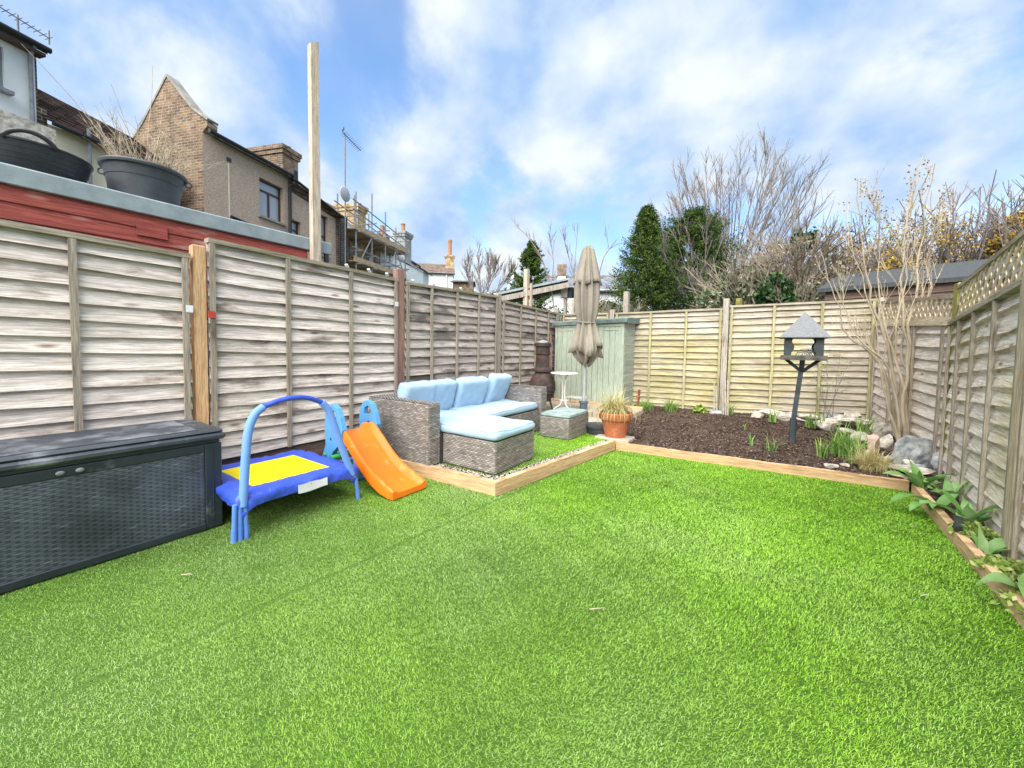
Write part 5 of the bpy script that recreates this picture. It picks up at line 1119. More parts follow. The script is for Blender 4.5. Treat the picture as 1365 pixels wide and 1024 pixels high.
window(hA, 1.72, 2.62, 5.22, 6.40, M_['brownframe'])
L().tube([(.06, .72, 4.84), (.06, 1.9, 4.74)], .045, 7).build('waste_pipe', M_['blackplastic'], hA)
L().box(.002, .012, .66, .80, 6.40, 6.52).build('air_brick', M_['brownframe'], hA)
L().box(.002, .014, .70, .735, 4.6, 6.35).build('render_scar', M_['creamrender'], hA)
chimney(hA, -3.3, -1.5, 4.10, 4.85, 6.5, 8.78, 'stockbrick', 7, .10, 'x', 'stonegrey', pr=.10)
# house B: lower pebbledash, brown tiles
hB = thing('terraced_house', 'lower pebbledashed house with brown tiles and deep set windows behind the timber post', 'house', (*HP, 0), RZ)
wall_holes(L(), 2.90, 5.16, 0, 6.42, [(2.98, 3.36, 4.5, 5.50), (4.33, 4.72, 4.6, 6.12)]).build('pebbledash_wall', M_['pebble'], hB)
L().box(-.3, -.29, 2.9, 5.16, 4, 6.4).build('room_wall', M_['browntimber'], hB)
window(hB, 2.98, 3.36, 4.5, 5.50, M_['brownframe'], mull=(.5,), trans=(.35, .68)); window(hB, 4.33, 4.72, 4.6, 6.12, M_['brownframe'], mull=(), trans=(.5,))
L().add([(.20, 2.95, 6.72), (.20, 5.30, 6.28), (-1.4, 5.30, 7.25), (-1.4, 2.95, 7.65), (0, 2.95, 6.42), (0, 5.3, 6.2)], [(0, 1, 2, 3), (0, 4, 5, 1)]).build('roof', M_['tile'], hB)
L().beam((-1.4, 2.95, 7.68), (-1.4, 5.3, 7.28), .2, .10).build('ridge', M_['coping'], hB)
L().tube([(.24, 2.95, 6.76), (.24, 5.30, 6.29)], .05, 8).build('gutter', M_['blackplastic'], hB)
L().box(-.2, -.002, 2.92, 5.16, 6.3, 6.68).build('parapet', M_['pebble'], hB)
L().box(-.6, .10, 5.17, 5.62, 0, 6.45).build('party_wall', M_['darkbrick'], hB)
for y in (5.20, 5.58): L().tube([(.16, y, 6.4), (.16, y, 0)], .045, 8).build('downpipe', M_['blackplastic'], hB)
# mast with aerial and dish
am = thing('tv_aerial', 'tall thin television aerial mast with a grey satellite dish', 'aerial', (*HP, 0), RZ)
L().tube([(.28, 5.37, 4.3), (.28, 5.37, 9.62)], .028, 7).build('mast', M_['steel'], am)
bm_ = L().tube([(.28, 5.25, 9.60), (.30, 6.35, 9.42)], .018, 5).build('boom', M_['steel'], am)
for i in range(12): y = 5.30+i*.09; z = 9.59-i*.0148; L().tube([(.16, y, z-.05), (.42, y, z+.05)], .009, 4).build('element', M_['steel'], bm_)
L().beam((.28, 5.22, 9.62), (.22, 5.40, 9.88), .01, .12).build('reflector', M_['steel'], am)
dsh = L(); dsh.lathe([(0, .02), (.12, .025), (.22, .05), (.29, .085), (.30, .085), (.22, .06), (.12, .04), (0, .035)], (0, 0, 0), 24)
dsh.v = [(.42-z, 5.30+x, 7.22+y) for x, y, z in dsh.v]; dsh.build('dish', M_['dish'], am, smooth=True)
L().tube([(.35, 5.3, 7.1), (.62, 5.36, 7.05)], .012, 5).build('dish_arm', M_['steel'], am)
# house C behind the scaffold
hC = thing('terraced_house', 'brick and cream house under renovation behind the scaffolding', 'house', (*HP, 0), RZ)
wall_holes(L(), 5.65, 10.6, 0, 6.35, [(6.25, 7.0, 4.75, 6.0), (8.3, 8.9, 4.6, 5.9)], x=-.75).build('brick_wall', M_['yellowbrick'], hC)
wall_holes(L(), 9.2, 10.59, 0, 6.0, [], x=-.74).build('render_panel', M_['whiterender'], hC)
for a, b in ((6.25, 7.0), (8.3, 8.9)): window(hC, a, b, 4.75, 5.95, M_['whiteframe'], x=-.83, mull=(.4,), trans=(.75,))
L().add([(-.55, 5.65, 6.42), (-.55, 10.6, 6.25), (-2.6, 10.6, 7.6), (-2.6, 5.65, 7.9), (-.75, 5.65, 6.1), (-.75, 10.6, 6.0)], [(0, 1, 2, 3), (0, 4, 5, 1)]).build('roof', M_['tilegrey'], hC)
L().beam((-.55, 5.65, 6.35), (-.55, 10.6, 6.18), .04, .18).build('fascia', M_['whiterender'], hC)
chimney(hC, -2.9, -1.35, 8.35, 9.0, 6.2, 8.10, 'yellowbrick', 6, .10, 'x', 'coping', pr=.09)
chimney(hC, -2.2, -1.5, 13.0, 13.8, 6.0, 8.15, 'stonegrey', 1, .5, 'x', 'pot_clay', corn=True, pr=.12)
L().add([(-1., 10.7, 6.2), (-1., 14.5, 5.9), (-2.6, 14.5, 7.1), (-2.6, 10.7, 7.5)], [(0, 1, 2, 3)]).build('lower_roof', M_['tilegrey'], hC)
L().box(-2.8, -1.05, 10.65, 14.5, 0, 6.0).build('rear_wall', M_['whiterender'], hC)
# scaffolding
sc = thing('scaffolding', 'steel tube scaffolding with two board decks on the back of the terrace', 'scaffolding', (*HP, 0), RZ)
for x in (.35, -.55):
    for y, zt_ in ((5.95, 7.55), (7.05, 7.90), (8.10, 7.45), (9.0, 7.0), (9.9, 6.7)): L().tube([(x, y, 0), (x, y, zt_)], .030, 6).build('standard', M_['steel'], sc)
    for z in (4.62, 5.20, 5.95, 6.55, 6.95): L().tube([(x, 5.75, z+.25), (x, 10.1, z-.35)] if z > 6 else [(x, 5.75, z+.05), (x, 10.1, z-.10)], .026, 6).build('ledger', M_['steel'], sc)
for y in (5.95, 7.05, 8.10, 9.0, 9.9):
    for z in (4.60, 5.15, 5.93, 6.6): L().tube([(.55, y+.05, z), (-.75, y+.05, z)], .026, 6).build('transom', M_['steel'], sc)
for a, b in (((.38, 6.1, 4.6), (.38, 7.0, 5.95)), ((.38, 8.1, 4.6), (.38, 8.95, 5.8)), ((.38, 9.0, 5.9), (.38, 9.9, 4.6))): L().tube([a, b], .026, 6).build('brace', M_['steel'], sc)
for z in (5.99, 4.66):
    for i in range(5): L().box(.30-.225*i-.215, .30-.225*i, 5.75, 10.1, z, z+.04).build('deck_board', M_['board'], sc)
    L().box(.385, .42, 5.75, 9.9, z+.0, z+.22).build('toe_board', M_['board'], sc)
# house left: cream wall with brown tiled roof, then the tall white house
OX = -.445
hL = thing('terraced_house', 'low cream house with a brown ribbed tile roof behind the tubs', 'house', (*HP, 0), RZ)
L().box(OX-3.5, OX, -2.86, -.29, 0, 5.60).build('wall', M_['creamrender'], hL)
L().add([(OX+.18, -2.86, 5.60), (OX+.18, -.29, 5.50), (OX-1.7, -.29, 6.78), (OX-1.7, -2.86, 7.02)], [(0, 1, 2, 3)]).build('roof', M_['tile'], hL)
ob = L()
for i in range(22):
    t = (i+.5)/22; ob.beam((OX+.18-1.88*t, -2.86, 5.62+1.42*t), (OX+.18-1.88*t, -.29, 5.52+1.28*t), .035, .02)
ob.build('tile_ridges', M_['tile'], hL)
L().tube([(OX+.22, -2.8, 5.57), (OX+.22, -.29, 5.48)], .05, 8).build('gutter', M_['blackplastic'], hL)
L().tube([(OX+.15, -2.21, 4.6), (OX+.15, -2.21, 5.78)], .035, 8).build('vent_pipe', M_['steel'], hL)
wh = thing('terraced_house', 'tall pale rendered house at the far left edge with a black gutter', 'house', (*HP, 0), RZ)
wall_holes(L(), -8., -2.93, 0, 6.90, [(-4.1, -3.335, 5.90, 6.70)], x=OX).build('wall', M_['whiterender'], wh)
L().box(OX-3, OX-.002, -2.93, -2.90, 0, 6.9).build('end_wall', M_['darkbrick'], wh)
L().box(OX-.3, OX+.002, -2.90, -2.78, 0, 5.88).build('brick_pier', M_['darkbrick'], wh)
window(wh, -4.1, -3.335, 5.90, 6.70, M_['steel'], x=OX-.06, mull=(.3,), trans=(), sm='steel')
L().add([(OX+.22, -8, 6.95), (OX+.22, -2.84, 6.95), (OX-1.6, -2.84, 7.6), (OX-1.6, -8, 7.6), (OX+.22, -8, 6.88), (OX+.22, -2.84, 6.88)], [(0, 1, 2, 3), (0, 1, 5, 4)]).build('roof', M_['felt'], wh)
L().box(OX+.005, OX+.21, -8, -2.86, 6.82, 6.879).build('soffit', M_['brownframe'], wh)
L().tube([(OX+.27, -8, 6.95), (OX+.27, -2.82, 6.95)], .055, 8).build('gutter', M_['blackplastic'], wh)
L().tube([(OX+.22, -3.02, 6.93), (OX+.07, -3.02, 6.75), (OX+.07, -3.02, 0)], .035, 8).build('downpipe', M_['steel'], wh)
L().box(OX+.01, OX+.6, -8, -2.95, 0, 5.30).build('stone_lean_to', M_['stone'], wh)
wa = thing('tv_aerial', 'long horizontal television aerial on the roof of the white house', 'aerial', (*HP, 0), RZ)
L().tube([(OX-.3, -3.0, 6.9), (OX-.3, -3.0, 7.62)], .018, 6).build('mast', M_['steel'], wa)
bm_ = L().tube([(OX-.3, -3.9, 7.66), (OX-.3, -2.55, 7.50)], .012, 5).build('boom', M_['steel'], wa)
for i in range(12): y = -3.5+i*.085; L().tube([(OX-.42, y, 7.61-i*.0105), (OX-.18, y, 7.61-i*.0105)], .007, 4).build('element', M_['steel'], bm_)
L().beam((OX-.3, -2.56, 7.38), (OX-.3, -2.56, 7.66), .02).build('reflector', M_['steel'], wa)

# ------------------------------------------------------------------ far houses
def gable_house(name, label, a, b, depth, zw, zr, mw, mr, over=.2):
    """wall from a to b facing the garden (right of a->b), ridge parallel to it"""
    a = Vector((*a, 0)); b = Vector((*b, 0)); d = (b-a); Ln = d.length; rot = math.atan2(d.y, d.x)
    t = thing(name, label, 'house', a, rot)
    L().box(0, Ln, 0, depth, 0, zw).build('wall', M_[mw], t)
    for x0 in (0.0, Ln-.02): L().add([(x0+.01, 0, zw), (x0+.01, depth, zw), (x0+.01, depth/2, zr-.05)], [(0, 1, 2)]).build('gable', M_[mw], t, fixn=False)
    L().add([(-over, -over, zw-.12), (Ln+over, -over, zw-.12), (Ln+over, depth/2, zr), (-over, depth/2, zr), (-over, depth+over, zw-.12), (Ln+over, depth+over, zw-.12)], [(0, 1, 2, 3), (3, 2, 5, 4)]).build('roof', mr if not isinstance(mr, str) else M_[mr], t, fixn=False)
    L().beam((-over, depth/2, zr+.02), (Ln+over, depth/2, zr+.02), .25, .12).build('ridge', M_['coping'], t)
    L().tube([(-over, -over-.05, zw-.16), (Ln+over, -over-.05, zw-.16)], .07, 6).build('gutter', M_['blackplastic'], t)
    return t, Ln
slate = brick('blue_grey_slates', (.22, .245, .285), (.17, .19, .225), (.10, .11, .13), bw=.35, bh=.16, tile=True)
brown = brick('brown_far_tiles', (.24, .18, .15), (.17, .125, .105), (.08, .06, .05), bw=.3, bh=.14, tile=True)
t, n_ = gable_house('terraced_house', 'long low white house with a blue grey slate roof behind the parasol', (-13.5, 19.8), (-5.6, 23.7), 5.2, 4.75, 6.0, 'whiterender', slate)
L().beam((3.0, -.15, 4.72), (3.0, 2.55, 6.02), .5, .18).build('party_parapet', M_['whiterender'], t); L().box(2.7, 3.3, 2.2, 2.8, 6.0, 6.75).build('chimney', M_['stockbrick'], t)
L().beam((-.22, -.3, 4.6), (-.22, 2.6, 6.15), .14, .2).build('bargeboard', M_['whiterender'], t); L().beam((-.2, 2.6, 6.1), (-.2, 2.6, 6.9), .07).build('finial', M_['stockbrick'], t)
t, n_ = gable_house('terraced_house', 'far white house with brown roof and a tall red chimney pot', (-33.6, 29.9), (-30.6, 32.9), 5., 9.6, 10.95, 'whiterender', brown)
chimney(t, 3.4, 4.4, 1.6, 2.4, 9.5, 12.0, 'yellowbrick', 1, 1.6, 'x', 'pot_clay', corn=True, pr=.22)
window(t, .85, 1.5, 8.4, 9.1, M_['whiteframe'], x=0, mull=(), trans=(), sill=False) if False else None
w_ = L(); w_.box(.9, 1.6, -.06, -.002, 8.5, 9.2); f = w_.build('window', M_['whiteframe'], t); L().box(.98, 1.52, -.075, -.065, 8.58, 9.12).build('pane', M_['glass'], f)
L().tube([(3.5, -.1, 9.4), (3.5, -.1, 4)], .10, 6).build('downpipe', M_['whiteframe'], t)
t, n_ = gable_house('terraced_house', 'far yellow brick house with grey tiles and two chimney pots beyond the scaffolding', (-23.2, 18.9), (-25.2, 22.6), 5., 8.1, 9.3, 'yellowbrick', slate)
chimney(t, 2.2, 2.9, 1.8, 2.6, 8.6, 10.1, 'stockbrick', 2, .6, 'x', 'pot_clay', corn=False, pr=.14)
t, n_ = gable_house('terraced_house', 'narrow pale blue rendered house between the yellow brick house and the white house', (-25.4, 22.9), (-26.9, 25.6), 5., 8.0, 9.0, 'whiterender', slate)
t, n_ = gable_house('outbuilding', 'small brown brick outbuilding right of the far white house', (-27.2, 29.2), (-25.6, 30.4), 3., 7.9, 8.1, 'stockbrick', 'felt')
# open timber lean-to between the gardens
lt = thing('timber_carport', 'open pale timber framed lean-to with a sloping roof beyond the left fence', 'lean-to', (-4.9, 7.4, 0))
MB().beam((-5.35, 7.2, 2.40), (-3.95, 8.15, 2.78), .05, .05).build('roof_trim', M_['fascia'], lt)
MB().beam((-5.30, 7.2, 2.27), (-3.95, 8.12, 2.64), .03, .12).build('barge_board', M_['post_grey'], lt)
MB().add([(-5.35, 7.2, 2.42), (-3.95, 8.15, 2.80), (-5.2, 10.2, 2.80), (-6.6, 9.3, 2.42)], [(0, 1, 2, 3)]).build('roof', M_['felt'], lt)
MB().beam((-4.78, 7.6, 0), (-4.78, 7.6, 2.98), .10).build('post', M_['lumber'], lt)
MB().beam((-4.66, 7.62, 0), (-4.66, 7.62, 2.65), .05).build('post', M_['post_old'], lt)
MB().beam((-6.4, 9.3, 0), (-6.4, 9.3, 2.4), .10).build('post', M_['post_old'], lt)
nb = thing('nest_box', 'small white nest box on a dark post beyond the left fence corner', 'nest box', (-4.2, 8.2, 0))
MB().beam((-4.12, 8.3, 0), (-4.12, 8.3, 2.35), .07).build('post', M_['post_grey'], nb); MB().cbox(-4.20, -4.04, 8.2, 8.34, 2.36, 2.66, .01).build('box', M_['coping'], nb); MB().cbox(-4.03, -3.92, 8.22, 8.36, 2.36, 2.60, .01).build('side_box', M_['blackplastic'], nb)
for i, (x, y, h) in enumerate(((-3.62, 7.75, 2.24), (-3.30, 7.8, 2.14), (-2.42, 7.55, 2.30))):
    mb = MB().beam((x, y, 0), (x, y, h), .10); tag(mb.build('garden_post', M_['post_grey']), ('weathered post standing just left of the parasol behind the green shed', 'shorter weathered post close behind the parasol and green shed', 'stumpy grey post rising above the green shed roof right of the parasol')[i], 'post')
o = MB().beam((-.52, 7.75, 0), (-.52, 7.75, 2.08), .09).build('garden_post', M_['mossypost']); tag(o, 'mossy yellow green post behind the middle of the back fence', 'post')
# neighbour's shed behind the right corner
bs = thing('black_roofed_shed', 'brown lap timber shed with a black felt roof behind the right corner', 'shed', (1.3, 8.0, 0))
for i in range(7): z = 2.16-.15*i; MB().beam((.66, 8.04, z-.07), (2.9, 7.20, z-.07), .16, .016, upv=(-.35, -.93, .12)).build('lap_board', M_['browntimber'], bs)
MB().poly([(.66, 8.06, 0), (2.9, 7.22, 0), (3.5, 8.9, 0), (1.3, 9.8, 0)], 2.10, (0, 0, 1)).build('carcass', M_['browntimber'], bs)
MB().add([(.55, 7.98, 2.20), (3.0, 7.06, 2.17), (3.3, 8.0, 2.52), (.9, 8.9, 2.54), (.55, 7.98, 2.14), (3.0, 7.06, 2.11)], [(0, 1, 2, 3), (0, 4, 5, 1)]).build('felt_roof', M_['felt'], bs)
MB().add([(.9, 8.9, 2.54), (3.3, 8.0, 2.52), (3.6, 8.9, 2.2), (1.25, 9.8, 2.2)], [(0, 1, 2, 3)]).build('rear_roof', M_['felt'], bs)
MB().add([(.66, 8.06, 2.1), (.9, 8.9, 2.5), (1.3, 9.8, 2.1)], [(0, 1, 2)]).build('gable', M_['browntimber'], bs)

# ------------------------------------------------------------------ trees and shrubs
def rod(mb, pts, r0, r1, n=3): k = len(pts); mb.tube(pts, [r0+(r1-r0)*i/(k-1) for i in range(k)], n, cap=False)
def branchy(mb, r, pts, r0, depth, nsub, Lsub, spread, upb, jit=.08, rmin=.004, frac=(.25, .95), buds=None, shrink=.55):
    """side twigs along a stem, leaning with it and turned up"""
    if depth == 0: return
    k = len(pts)-1
    for i in range(nsub):
        t = r.uniform(*frac)*k; j = min(int(t), k-1); p = pts[j].lerp(pts[j+1], t-j); d = (pts[j+1]-pts[j]).normalized()
        sd = Vector((r.gauss(0, 1), r.gauss(0, 1), r.gauss(0, .5))).normalized(); nd = (d+sd*spread+Z*upb).normalized()
        Ls = Lsub*r.uniform(.5, 1.2)*(1.15-.5*t/k); q = wander(r, p, nd, Ls, 3, jit, -upb*.12); rr_ = max(rmin, r0*(1-t/k*.6)*.5)
        rod(mb, q, rr_, rmin*.7)
        if buds is not None: buds.append(q[-1]); buds.append(q[2])
        branchy(mb, r, q, rr_, depth-1, max(2, int(nsub*.5)), Lsub*shrink, spread, upb, jit, rmin, buds=buds, shrink=shrink)
def blossom(name, pts, size, mkey, parent, per=3, jitter=.02, seed=1, aspect=.7):
    r = np.random.default_rng(seed); c = np.repeat(np.array([tuple(p) for p in pts]), per, 0); c = c+r.normal(0, jitter, c.shape)
    return rawmesh(name, leaves(c, size, aspect, r), 4, M_[mkey], parent, r.random(len(c)))
# bare fan shaped tree
r_ = random.Random(21)
bt1 = thing('bare_tree', 'tall leafless fan shaped tree against the sky behind the back fence', 'tree', (-1.25, 11.9, 0))
mb = MB(); tk = MB()
for x, h in ((-1.38, 3.0), (-1.12, 3.1), (-1.0, 2.5)): rod(tk, wander(r_, (x, 11.9, 0), (0, 0, 1), h, 5, .03), .075, .05, 7)
for i in range(44):
    a = (i+.5)/44*2-1; ang = a*R(47); x0 = -1.15+a*.13; z0 = r_.uniform(1.7, 2.9); ln = (6.55-1.2*abs(a)**2-z0)*r_.uniform(.84, 1.02)
    pts = wander(r_, (x0, 11.9+r_.uniform(-.3, .3), z0), (math.sin(ang)*.93, r_.gauss(0, .25), math.cos(ang)), ln, 9, .03, -.035)
    rod(mb, pts, .022, .006, 4); branchy(mb, r_, pts, .014, 2, 13, .70, .45, .16, rmin=.0045, frac=(.2, .97))
tk.build('trunk', M_['bark_pale'], bt1, smooth=True); mb.build('crown', M_['bark_purple'], bt1, fixn=False)
# purple brown bare shrub left of it
bt2 = thing('bare_shrub', 'dense leafless purple brown shrub sweeping left in front of the dark conifer', 'shrub', (-1.7, 11.0, 0))
mb = MB(); tk = MB()
for i in range(26):
    ang = R(-82+95*(i/25)); ln = r_.uniform(1.7, 2.9)*(1-.15*abs(math.sin(ang)))
    pts = wander(r_, (-1.45+r_.uniform(-.1, .1), 10.6+r_.uniform(-.2, .2), 1.55+r_.uniform(0, .4)), (math.sin(ang), r_.gauss(-.1, .2), math.cos(ang)*1.0+.15), ln, 7, .05, -.02)
    rod(mb, pts, .020, .006, 4); branchy(mb, r_, pts, .015, 2, 9, .6, .5, .12, rmin=.005)
for x in (-1.5, -1.35): rod(tk, wander(r_, (x, 10.6, 0), (0, 0, 1), 2.0, 4, .04), .06, .04, 6)
tk.build('trunk', M_['bark_grey'], bt2, smooth=True); mb.build('crown', M_['bark_purple'], bt2, fixn=False)
# conifers: layered upswept sprays
def conifer(name, label, c, h, rad, n, seed, z0=.6, size=.10, droop=.25, tint=(0, 1), EXP=.72):
    t = thing(name, label, 'tree', (c[0], c[1], 0)); r = np.random.default_rng(seed); rp = random.Random(seed)
    rod2 = MB(); rod(rod2, [Vector((c[0], c[1], 0)), Vector((c[0], c[1], h*.95))], .10, .02, 7); rod2.build('trunk', M_['bark_grey'], t, smooth=True)
    C_ = []; T_ = []
    for i in range(n):
        u = rp.random()**.85; z = z0+(h-z0)*u; rr_ = rad*(1-u)**EXP*rp.uniform(.62, 1.2)+.06; a = rp.uniform(0, 6.283); dirv = np.array([math.cos(a), math.sin(a), rp.uniform(.15, .55)]); base = np.array([c[0], c[1], z-.2*rr_])
        m = 56; s = np.linspace(.35, 1.04, m)[:, None]; side = np.array([-math.sin(a), math.cos(a), 0.]); pts = base+dirv*rr_*s+r.normal(0, .028, (m, 3))+side*r.normal(0, .11, (m, 1))*(1.08-s)+np.array([0, 0, .06])*(s**3)
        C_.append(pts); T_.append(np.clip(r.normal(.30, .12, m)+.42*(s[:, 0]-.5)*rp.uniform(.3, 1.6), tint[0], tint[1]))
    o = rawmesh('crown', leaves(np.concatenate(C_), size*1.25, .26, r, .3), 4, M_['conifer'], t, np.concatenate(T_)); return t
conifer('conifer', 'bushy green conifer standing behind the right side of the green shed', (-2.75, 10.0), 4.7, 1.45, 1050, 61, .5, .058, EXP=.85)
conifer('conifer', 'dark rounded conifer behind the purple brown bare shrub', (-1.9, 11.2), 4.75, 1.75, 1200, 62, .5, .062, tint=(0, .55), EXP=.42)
conifer('conifer', 'small distant conifer poking above the slate roof', (-8.45, 13.8), 5.5, 1.15, 260, 63, 2.4, .11, tint=(0, .8))
def bush(name, label, c, rad, n, size, mkey, seed, trunk=True, twigs=0, twm='bark_grey', lump=.35, cat='shrub', aspect=.6, shell=.35):
    t = thing(name, label, cat, (c[0], c[1], 0)); r = np.random.default_rng(seed); rp = random.Random(seed)
    k = 26; cc = r.normal(size=(k, 3)); cc /= np.linalg.norm(cc, axis=1)[:, None]; cc = cc*r.uniform(.45, .85, (k, 1))
    q = r.integers(0, k, n); v = r.normal(size=(n, 3)); v /= np.linalg.norm(v, axis=1)[:, None]
    p = (cc[q]+v*lump*r.uniform(shell, 1, (n, 1))**.5*r.uniform(.7, 1.1, (n, 1)))*np.array(rad)+np.array(c); k2 = p[:, 2] > .05; p = p[k2]
    rawmesh('crown', leaves(p, size, aspect, r), 4, M_[mkey], t, np.clip(r.normal(.5, .22, len(p))+.12*np.sin(q[k2]*2.3), 0, 1))
    mb = MB()
    for i in range(4): rod(mb, wander(rp, (c[0]+rp.gauss(0, .1), c[1]+rp.gauss(0, .1), 0), (rp.gauss(0, .2), rp.gauss(0, .2), 1), c[2], 5, .06), .035, .015, 5)
    mb.build('trunk', M_['bark_grey'], t, smooth=True)
    if twigs:
        mb = MB()
        for i in range(twigs):
            a = rp.uniform(0, 6.283); e = rp.uniform(.1, 1.); p0 = Vector(c)+Vector((rad[0]*.5*math.cos(a)*rp.random(), rad[1]*.5*math.sin(a), rad[2]*rp.uniform(-.5, .3)))
            pts = wander(rp, p0, (math.cos(a)*.8, math.sin(a)*.5, e*1.3), rad[2]*rp.uniform(.6, 1.3), 5, .12); rod(mb, pts, .012, .005, 3); branchy(mb, rp, pts, .01, 1, 5, .3, .6, .2, rmin=.004)
        mb.build('twigs', M_[twm], t, fixn=False)
    return t
bush('evergreen_shrub', 'dark ivy covered shrub between the parasol and the green conifer', (-3.95, 10.3, 1.9), (.75, .6, .75), 5200, .10, 'ivy', 71, twigs=20)
bush('evergreen_shrub', 'dark green shrub below the timber lean-to behind the left fence', (-4.95, 8.9, 1.65), (.95, .7, .62), 4800, .09, 'ivy', 72, twigs=15)
bush('evergreen_shrub', 'yellow green bush close left of the parasol behind the shed', (-3.55, 8.3, 1.85), (.38, .35, .60), 1500, .07, 'lowleaf', 73, twigs=26, twm='twig_tan')
bush('evergreen_shrub', 'pale grey green bush behind the shed roof right of the parasol', (-2.95, 8.9, 1.80), (.55, .4, .5), 2600, .08, 'viburnum', 74, twigs=30, twm='twig_tan')
bush('viburnum_shrub', 'large grey green leafy shrub behind the middle of the back fence', (-.60, 9.2, 2.15), (.95, .8, .85), 7800, .085, 'viburnum', 75, twigs=110, twm='twig_tan')
bush('viburnum_shrub', 'tall pinkish brown twiggy shrub behind the bird table and bare shrub', (.35, 9.5, 2.55), (1.15, .8, 1.05), 8200, .06, 'pinkbud', 76, twigs=230, twm='twig_tan')
bush('holly_bush', 'dark glossy holly bush low behind the back fence above the bird table', (-.02, 8.45, 2.22), (.34, .3, .34), 1500, .09, 'ivy', 77)
bush('viburnum_shrub', 'grey leaved shrub low behind the back fence right of its middle post', (.28, 8.7, 1.95), (.62, .4, .45), 3400, .07, 'viburnum', 78, twigs=60, twm='twig_tan')
bush('holly_bush', 'small dark evergreen top showing over the pinkish twiggy shrub', (.42, 9.8, 3.35), (.28, .3, .34), 900, .08, 'ivy', 79)
bush('hedge_shrub', 'brown twiggy hedge behind the black roofed shed', (2.4, 9.9, 2.3), (1.7, .7, .95), 9000, .05, 'pinkbud', 80, twigs=240, twm='bark_purple')
# forsythia stems with yellow blossom
fo = thing('forsythia', 'tall yellow flowering shrub behind the black roofed shed at the right', 'shrub', (2.4, 9.6, 0)); mb = MB(); bud = []
for i in range(62):
    x0 = r_.uniform(1.2, 3.6); pts = wander(r_, (x0, 9.4+r_.uniform(-.3, .5), 1.6), (r_.gauss(.10, .28), r_.gauss(0, .2), 1), r_.uniform(1.3, 2.25)*(1+.12*(x0-1.2)), 6, .07, 0)
    b = []; rod(mb, pts, .017, .007, 4); branchy(mb, r_, pts, .013, 2, 7, .55, .6, .22, rmin=.0052, buds=b)
    bud += [p for p in b if p.z < 3.4+.3*math.sin(p.x*4) and r_.random() < .6]
mb.build('stems', M_['bark_purple'], fo, fixn=False); blossom('blossom', bud, .038, 'yellowflower', fo, 4, .035, 5)
bush('yellow_shrub', 'dense golden yellow shrub touching the lattice of the right fence', (3.15, 9.3, 2.85), (.5, .4, .50), 3600, .055, 'yellowflower', 82, twigs=70, twm='bark_purple')
bush('yellow_shrub', 'yellow flowering bush just above the black shed roof behind the bare shrub', (1.55, 9.3, 2.50), (.55, .4, .36), 2100, .055, 'yellowflower', 83, twigs=50, twm='bark_purple')
# thin bare saplings beyond the left fence corner
def sapling(label, c, specs, seed, r0=.02, m='bark_purple', sub=9, Ls=.4, rmin=.0045):
    t = thing('bare_sapling', label, 'tree', (c[0], c[1], 0)); rp = random.Random(seed); mb = MB(); tk = MB()
    for k, pl in enumerate(specs):
        pts = smoothpts([Vector(p) for p in pl], 2); rod(mb if k else tk, pts, r0*(1 if k == 0 else .6), rmin, 5); branchy(mb, rp, pts, r0*.6, 2, sub, Ls, .5, .35, rmin=rmin)
    tk.build('trunk', M_[m], t); mb.build('crown', M_[m], t, fixn=False); return t
sapling('thin leafless sapling leaning left above the slate roof beside the timber post', (-4.25, 8.0), [[(-4.2, 8.0, .2), (-4.25, 8.0, 2.0), (-4.45, 8.0, 2.9), (-4.75, 8.0, 3.5), (-5.1, 7.95, 3.95), (-5.35, 7.9, 4.15)], [(-4.35, 8.0, 2.5), (-4.3, 8., 3.2), (-4.45, 8., 3.9)]], 91)
sapling('thin upright leafless sapling just left of the closed parasol', (-3.85, 8.2), [[(-3.85, 8.2, .2), (-3.84, 8.2, 2.2), (-3.86, 8.2, 3.0), (-3.80, 8.2, 3.9)], [(-3.86, 8.2, 2.8), (-4.05, 8.2, 3.4), (-4.2, 8.2, 3.95)]], 92, r0=.015)
sapling('leafless branch arching out to the right of the parasol top', (-3.3, 8.6), [[(-3.5, 8.6, .2), (-3.45, 8.6, 2.0), (-3.4, 8.6, 3.0), (-3.2, 8.6, 3.45), (-2.85, 8.6, 3.55), (-2.55, 8.6, 3.45)], [(-3.2, 8.6, 3.45), (-3.3, 8.6, 4.0)]], 93, r0=.014, sub=4, Ls=.3)
sapling('low cluster of bare twigs right of the far white house', (-10.8, 13.6), [[(-10.9, 13.6, .2), (-10.9, 13.6, 3.2), (-11.1, 13.6, 4.6), (-11.15, 13.6, 5.5)], [(-10.9, 13.6, 3.0), (-10.4, 13.7, 4.2), (-10.2, 13.7, 4.7)], [(-10.9, 13.6, 3.0), (-11.5, 13.4, 4.2), (-11.6, 13.4, 4.9)], [(-10.9, 13.6, 2.8), (-10.0, 13.9, 3.9), (-9.6, 14., 4.4)], [(-10.6, 13.7, 2.8), (-10.7, 13.8, 4.0), (-10.6, 13.8, 4.9)]], 94, r0=.04, sub=16, Ls=.9, rmin=.010)
bush('evergreen_shrub', 'brown leafed bushes low on the skyline beyond the left fence', (-10.6, 14.2, 2.9), (1.5, .8, .95), 3600, .11, 'pinkbud', 95, twigs=50)
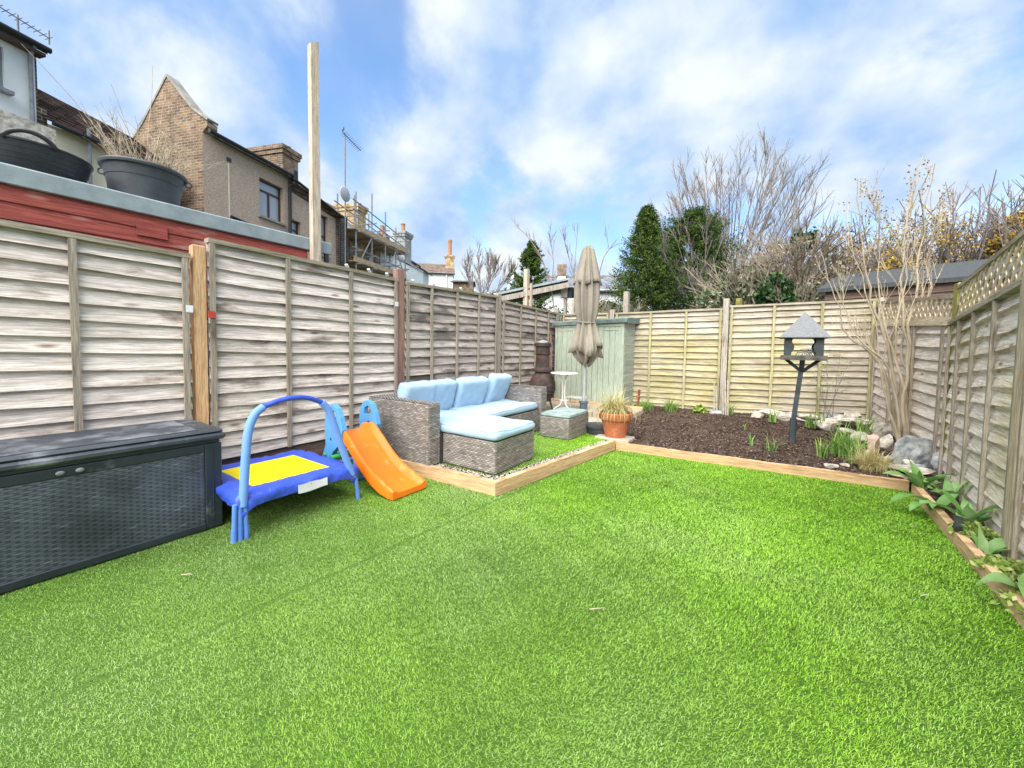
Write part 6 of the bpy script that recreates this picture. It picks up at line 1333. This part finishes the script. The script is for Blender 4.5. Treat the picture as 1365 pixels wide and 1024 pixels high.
# multi stemmed bare shrub in the bed corner
fs_ = thing('bare_shrub', 'pale multi stemmed leafless shrub rising from the soil bed corner by the fence', 'shrub', (1.21, 5.80, .1))
rp = random.Random(77); YB = 5.82
main = [[(1.20, .10), (1.12, .5), (1.04, .93), (.90, 1.2), (.72, 1.36), (.62, 1.7), (.52, 2.05), (.42, 2.42)],
        [(1.22, .10), (1.14, .6), (1.08, 1.0), (1.0, 1.4), (.88, 1.75), (.80, 2.2), (.73, 2.7), (.70, 3.10)],
        [(1.25, .10), (1.20, .6), (1.23, 1.1), (1.25, 1.5), (1.28, 1.95), (1.31, 2.5), (1.36, 3.22)],
        [(1.21, .10), (1.17, .55), (1.15, 1.1), (1.09, 1.6), (1.05, 2.1), (1.09, 2.65), (1.14, 3.12)],
        [(1.26, .10), (1.26, .8), (1.20, 1.25), (1.32, 1.65), (1.34, 2.0), (1.26, 2.4), (1.23, 3.0)],
        [(1.19, .12), (1.10, .7), (.98, 1.1), (.84, 1.25), (.66, 1.55), (.60, 1.95)],
        [(1.23, .10), (1.18, .75), (1.06, 1.25), (.95, 1.75), (.92, 2.2), (.90, 2.85)],
        [(1.24, .10), (1.24, .7), (1.30, 1.1), (1.36, 1.6), (1.42, 2.1), (1.44, 2.7)],
        [(1.18, .12), (1.08, .55), (.96, .95), (.90, 1.5), (.74, 2.0), (.60, 2.6)],
        [(1.22, .12), (1.16, .9), (1.12, 1.5), (1.2, 2.0), (1.17, 2.5), (1.19, 2.9)]]
tk = MB(); mb = MB(); bud = []
for i, pl in enumerate(main):
    dy = rp.uniform(-.35, .35); pts = smoothpts([Vector((x, YB+.08*math.sin(i*2)+dy*min(1, z/2), z)) for x, z in pl], 3)
    for j, p in enumerate(pts): pts[j] = p+Vector((rp.gauss(0, .013), rp.gauss(0, .013), 0))
    rb = (.026, .034, .036, .024, .022, .020, .022, .018, .019, .019)[i]; k = len(pts)-1
    tk.tube(pts, [max(.0045, rb*(1-.93*(j/k)**.62)) for j in range(k+1)], 7, cap=False)
    branchy(mb, rp, pts, .008, 2, 9, .50, .55, .55, jit=.10, rmin=.0024, frac=(.38, .95), buds=bud)
tk.build('stems', M_['bark_pale'], fs_, smooth=True); mb.build('twigs', M_['bark_pale'], fs_, fixn=False)
bb = [p for p in bud if p.z > 1.9]; blossom('buds', bb, .022, 'pinkbud', fs_, 2, .006, 8)
ws = MB(); wb_ = []
for i in range(5):
    pts = wander(rp, (.62+.03*i, 6.95, .2), (rp.gauss(-.1, .25), -.02, 1), rp.uniform(.6, 1.05), 6, .13); rod(ws, pts, .005, .002, 4); branchy(ws, rp, pts, .004, 1, 6, .22, .8, .3, rmin=.002, buds=wb_)
wt = thing('rose_bush', 'thin wiry shrub with tiny yellow green leaves against the fence right of the bird table', 'shrub', (.65, 6.95, .2))
ws.build('stems', M_['bark_purple'], wt, fixn=False); blossom('leaves', [p for p in wb_ if p.z > .6], .022, 'lowleaf', wt, 3, .02, 9)
# more rubble round the foot of the corner shrub
for i, (x, y, z, sx_, sy_, sz_, m, lb) in enumerate((
        (.80, 6.28, .19, .15, .11, .08, 'stone', 'pale stone between the whitish sloping stone and the square block'),
        (1.02, 6.02, .19, .14, .10, .10, 'stonepink', 'pinkish stone just left behind the bare shrub stems'),
        (.86, 5.34, .13, .10, .07, .06, 'stone', 'small pale stone between the pink upright stone and the grass tussock'),
        (1.16, 4.98, .12, .13, .09, .06, 'stonegrey', 'dark flat stone in the gap below the large grey rock'),
        (1.10, 5.08, .13, .09, .08, .06, 'stone', 'fist sized pale stone touching the left side of the large grey rock'),
        (.60, 4.78, .10, .07, .05, .03, 'stone', 'small flat white stone in the soil near the front edging'),
        (.24, 7.05, .23, .20, .12, .07, 'stonegrey', 'grey stone at the foot of the back fence directly behind the bird table'),
        (.95, 7.02, .30, .26, .14, .08, 'stone', 'flat stone on top of the rubble in the far corner'))):
    rock(lb, (x, y, z), (sx_, sy_, sz_), m, 40+i, i*.7)
for o in bpy.data.objects:
    if o.type == 'MESH' and o.parent and o.name.split('.')[0] in ('crown', 'twigs', 'blossom', 'buds', 'leaves') and o.get('kind') is None: o['kind'] = 'stuff'
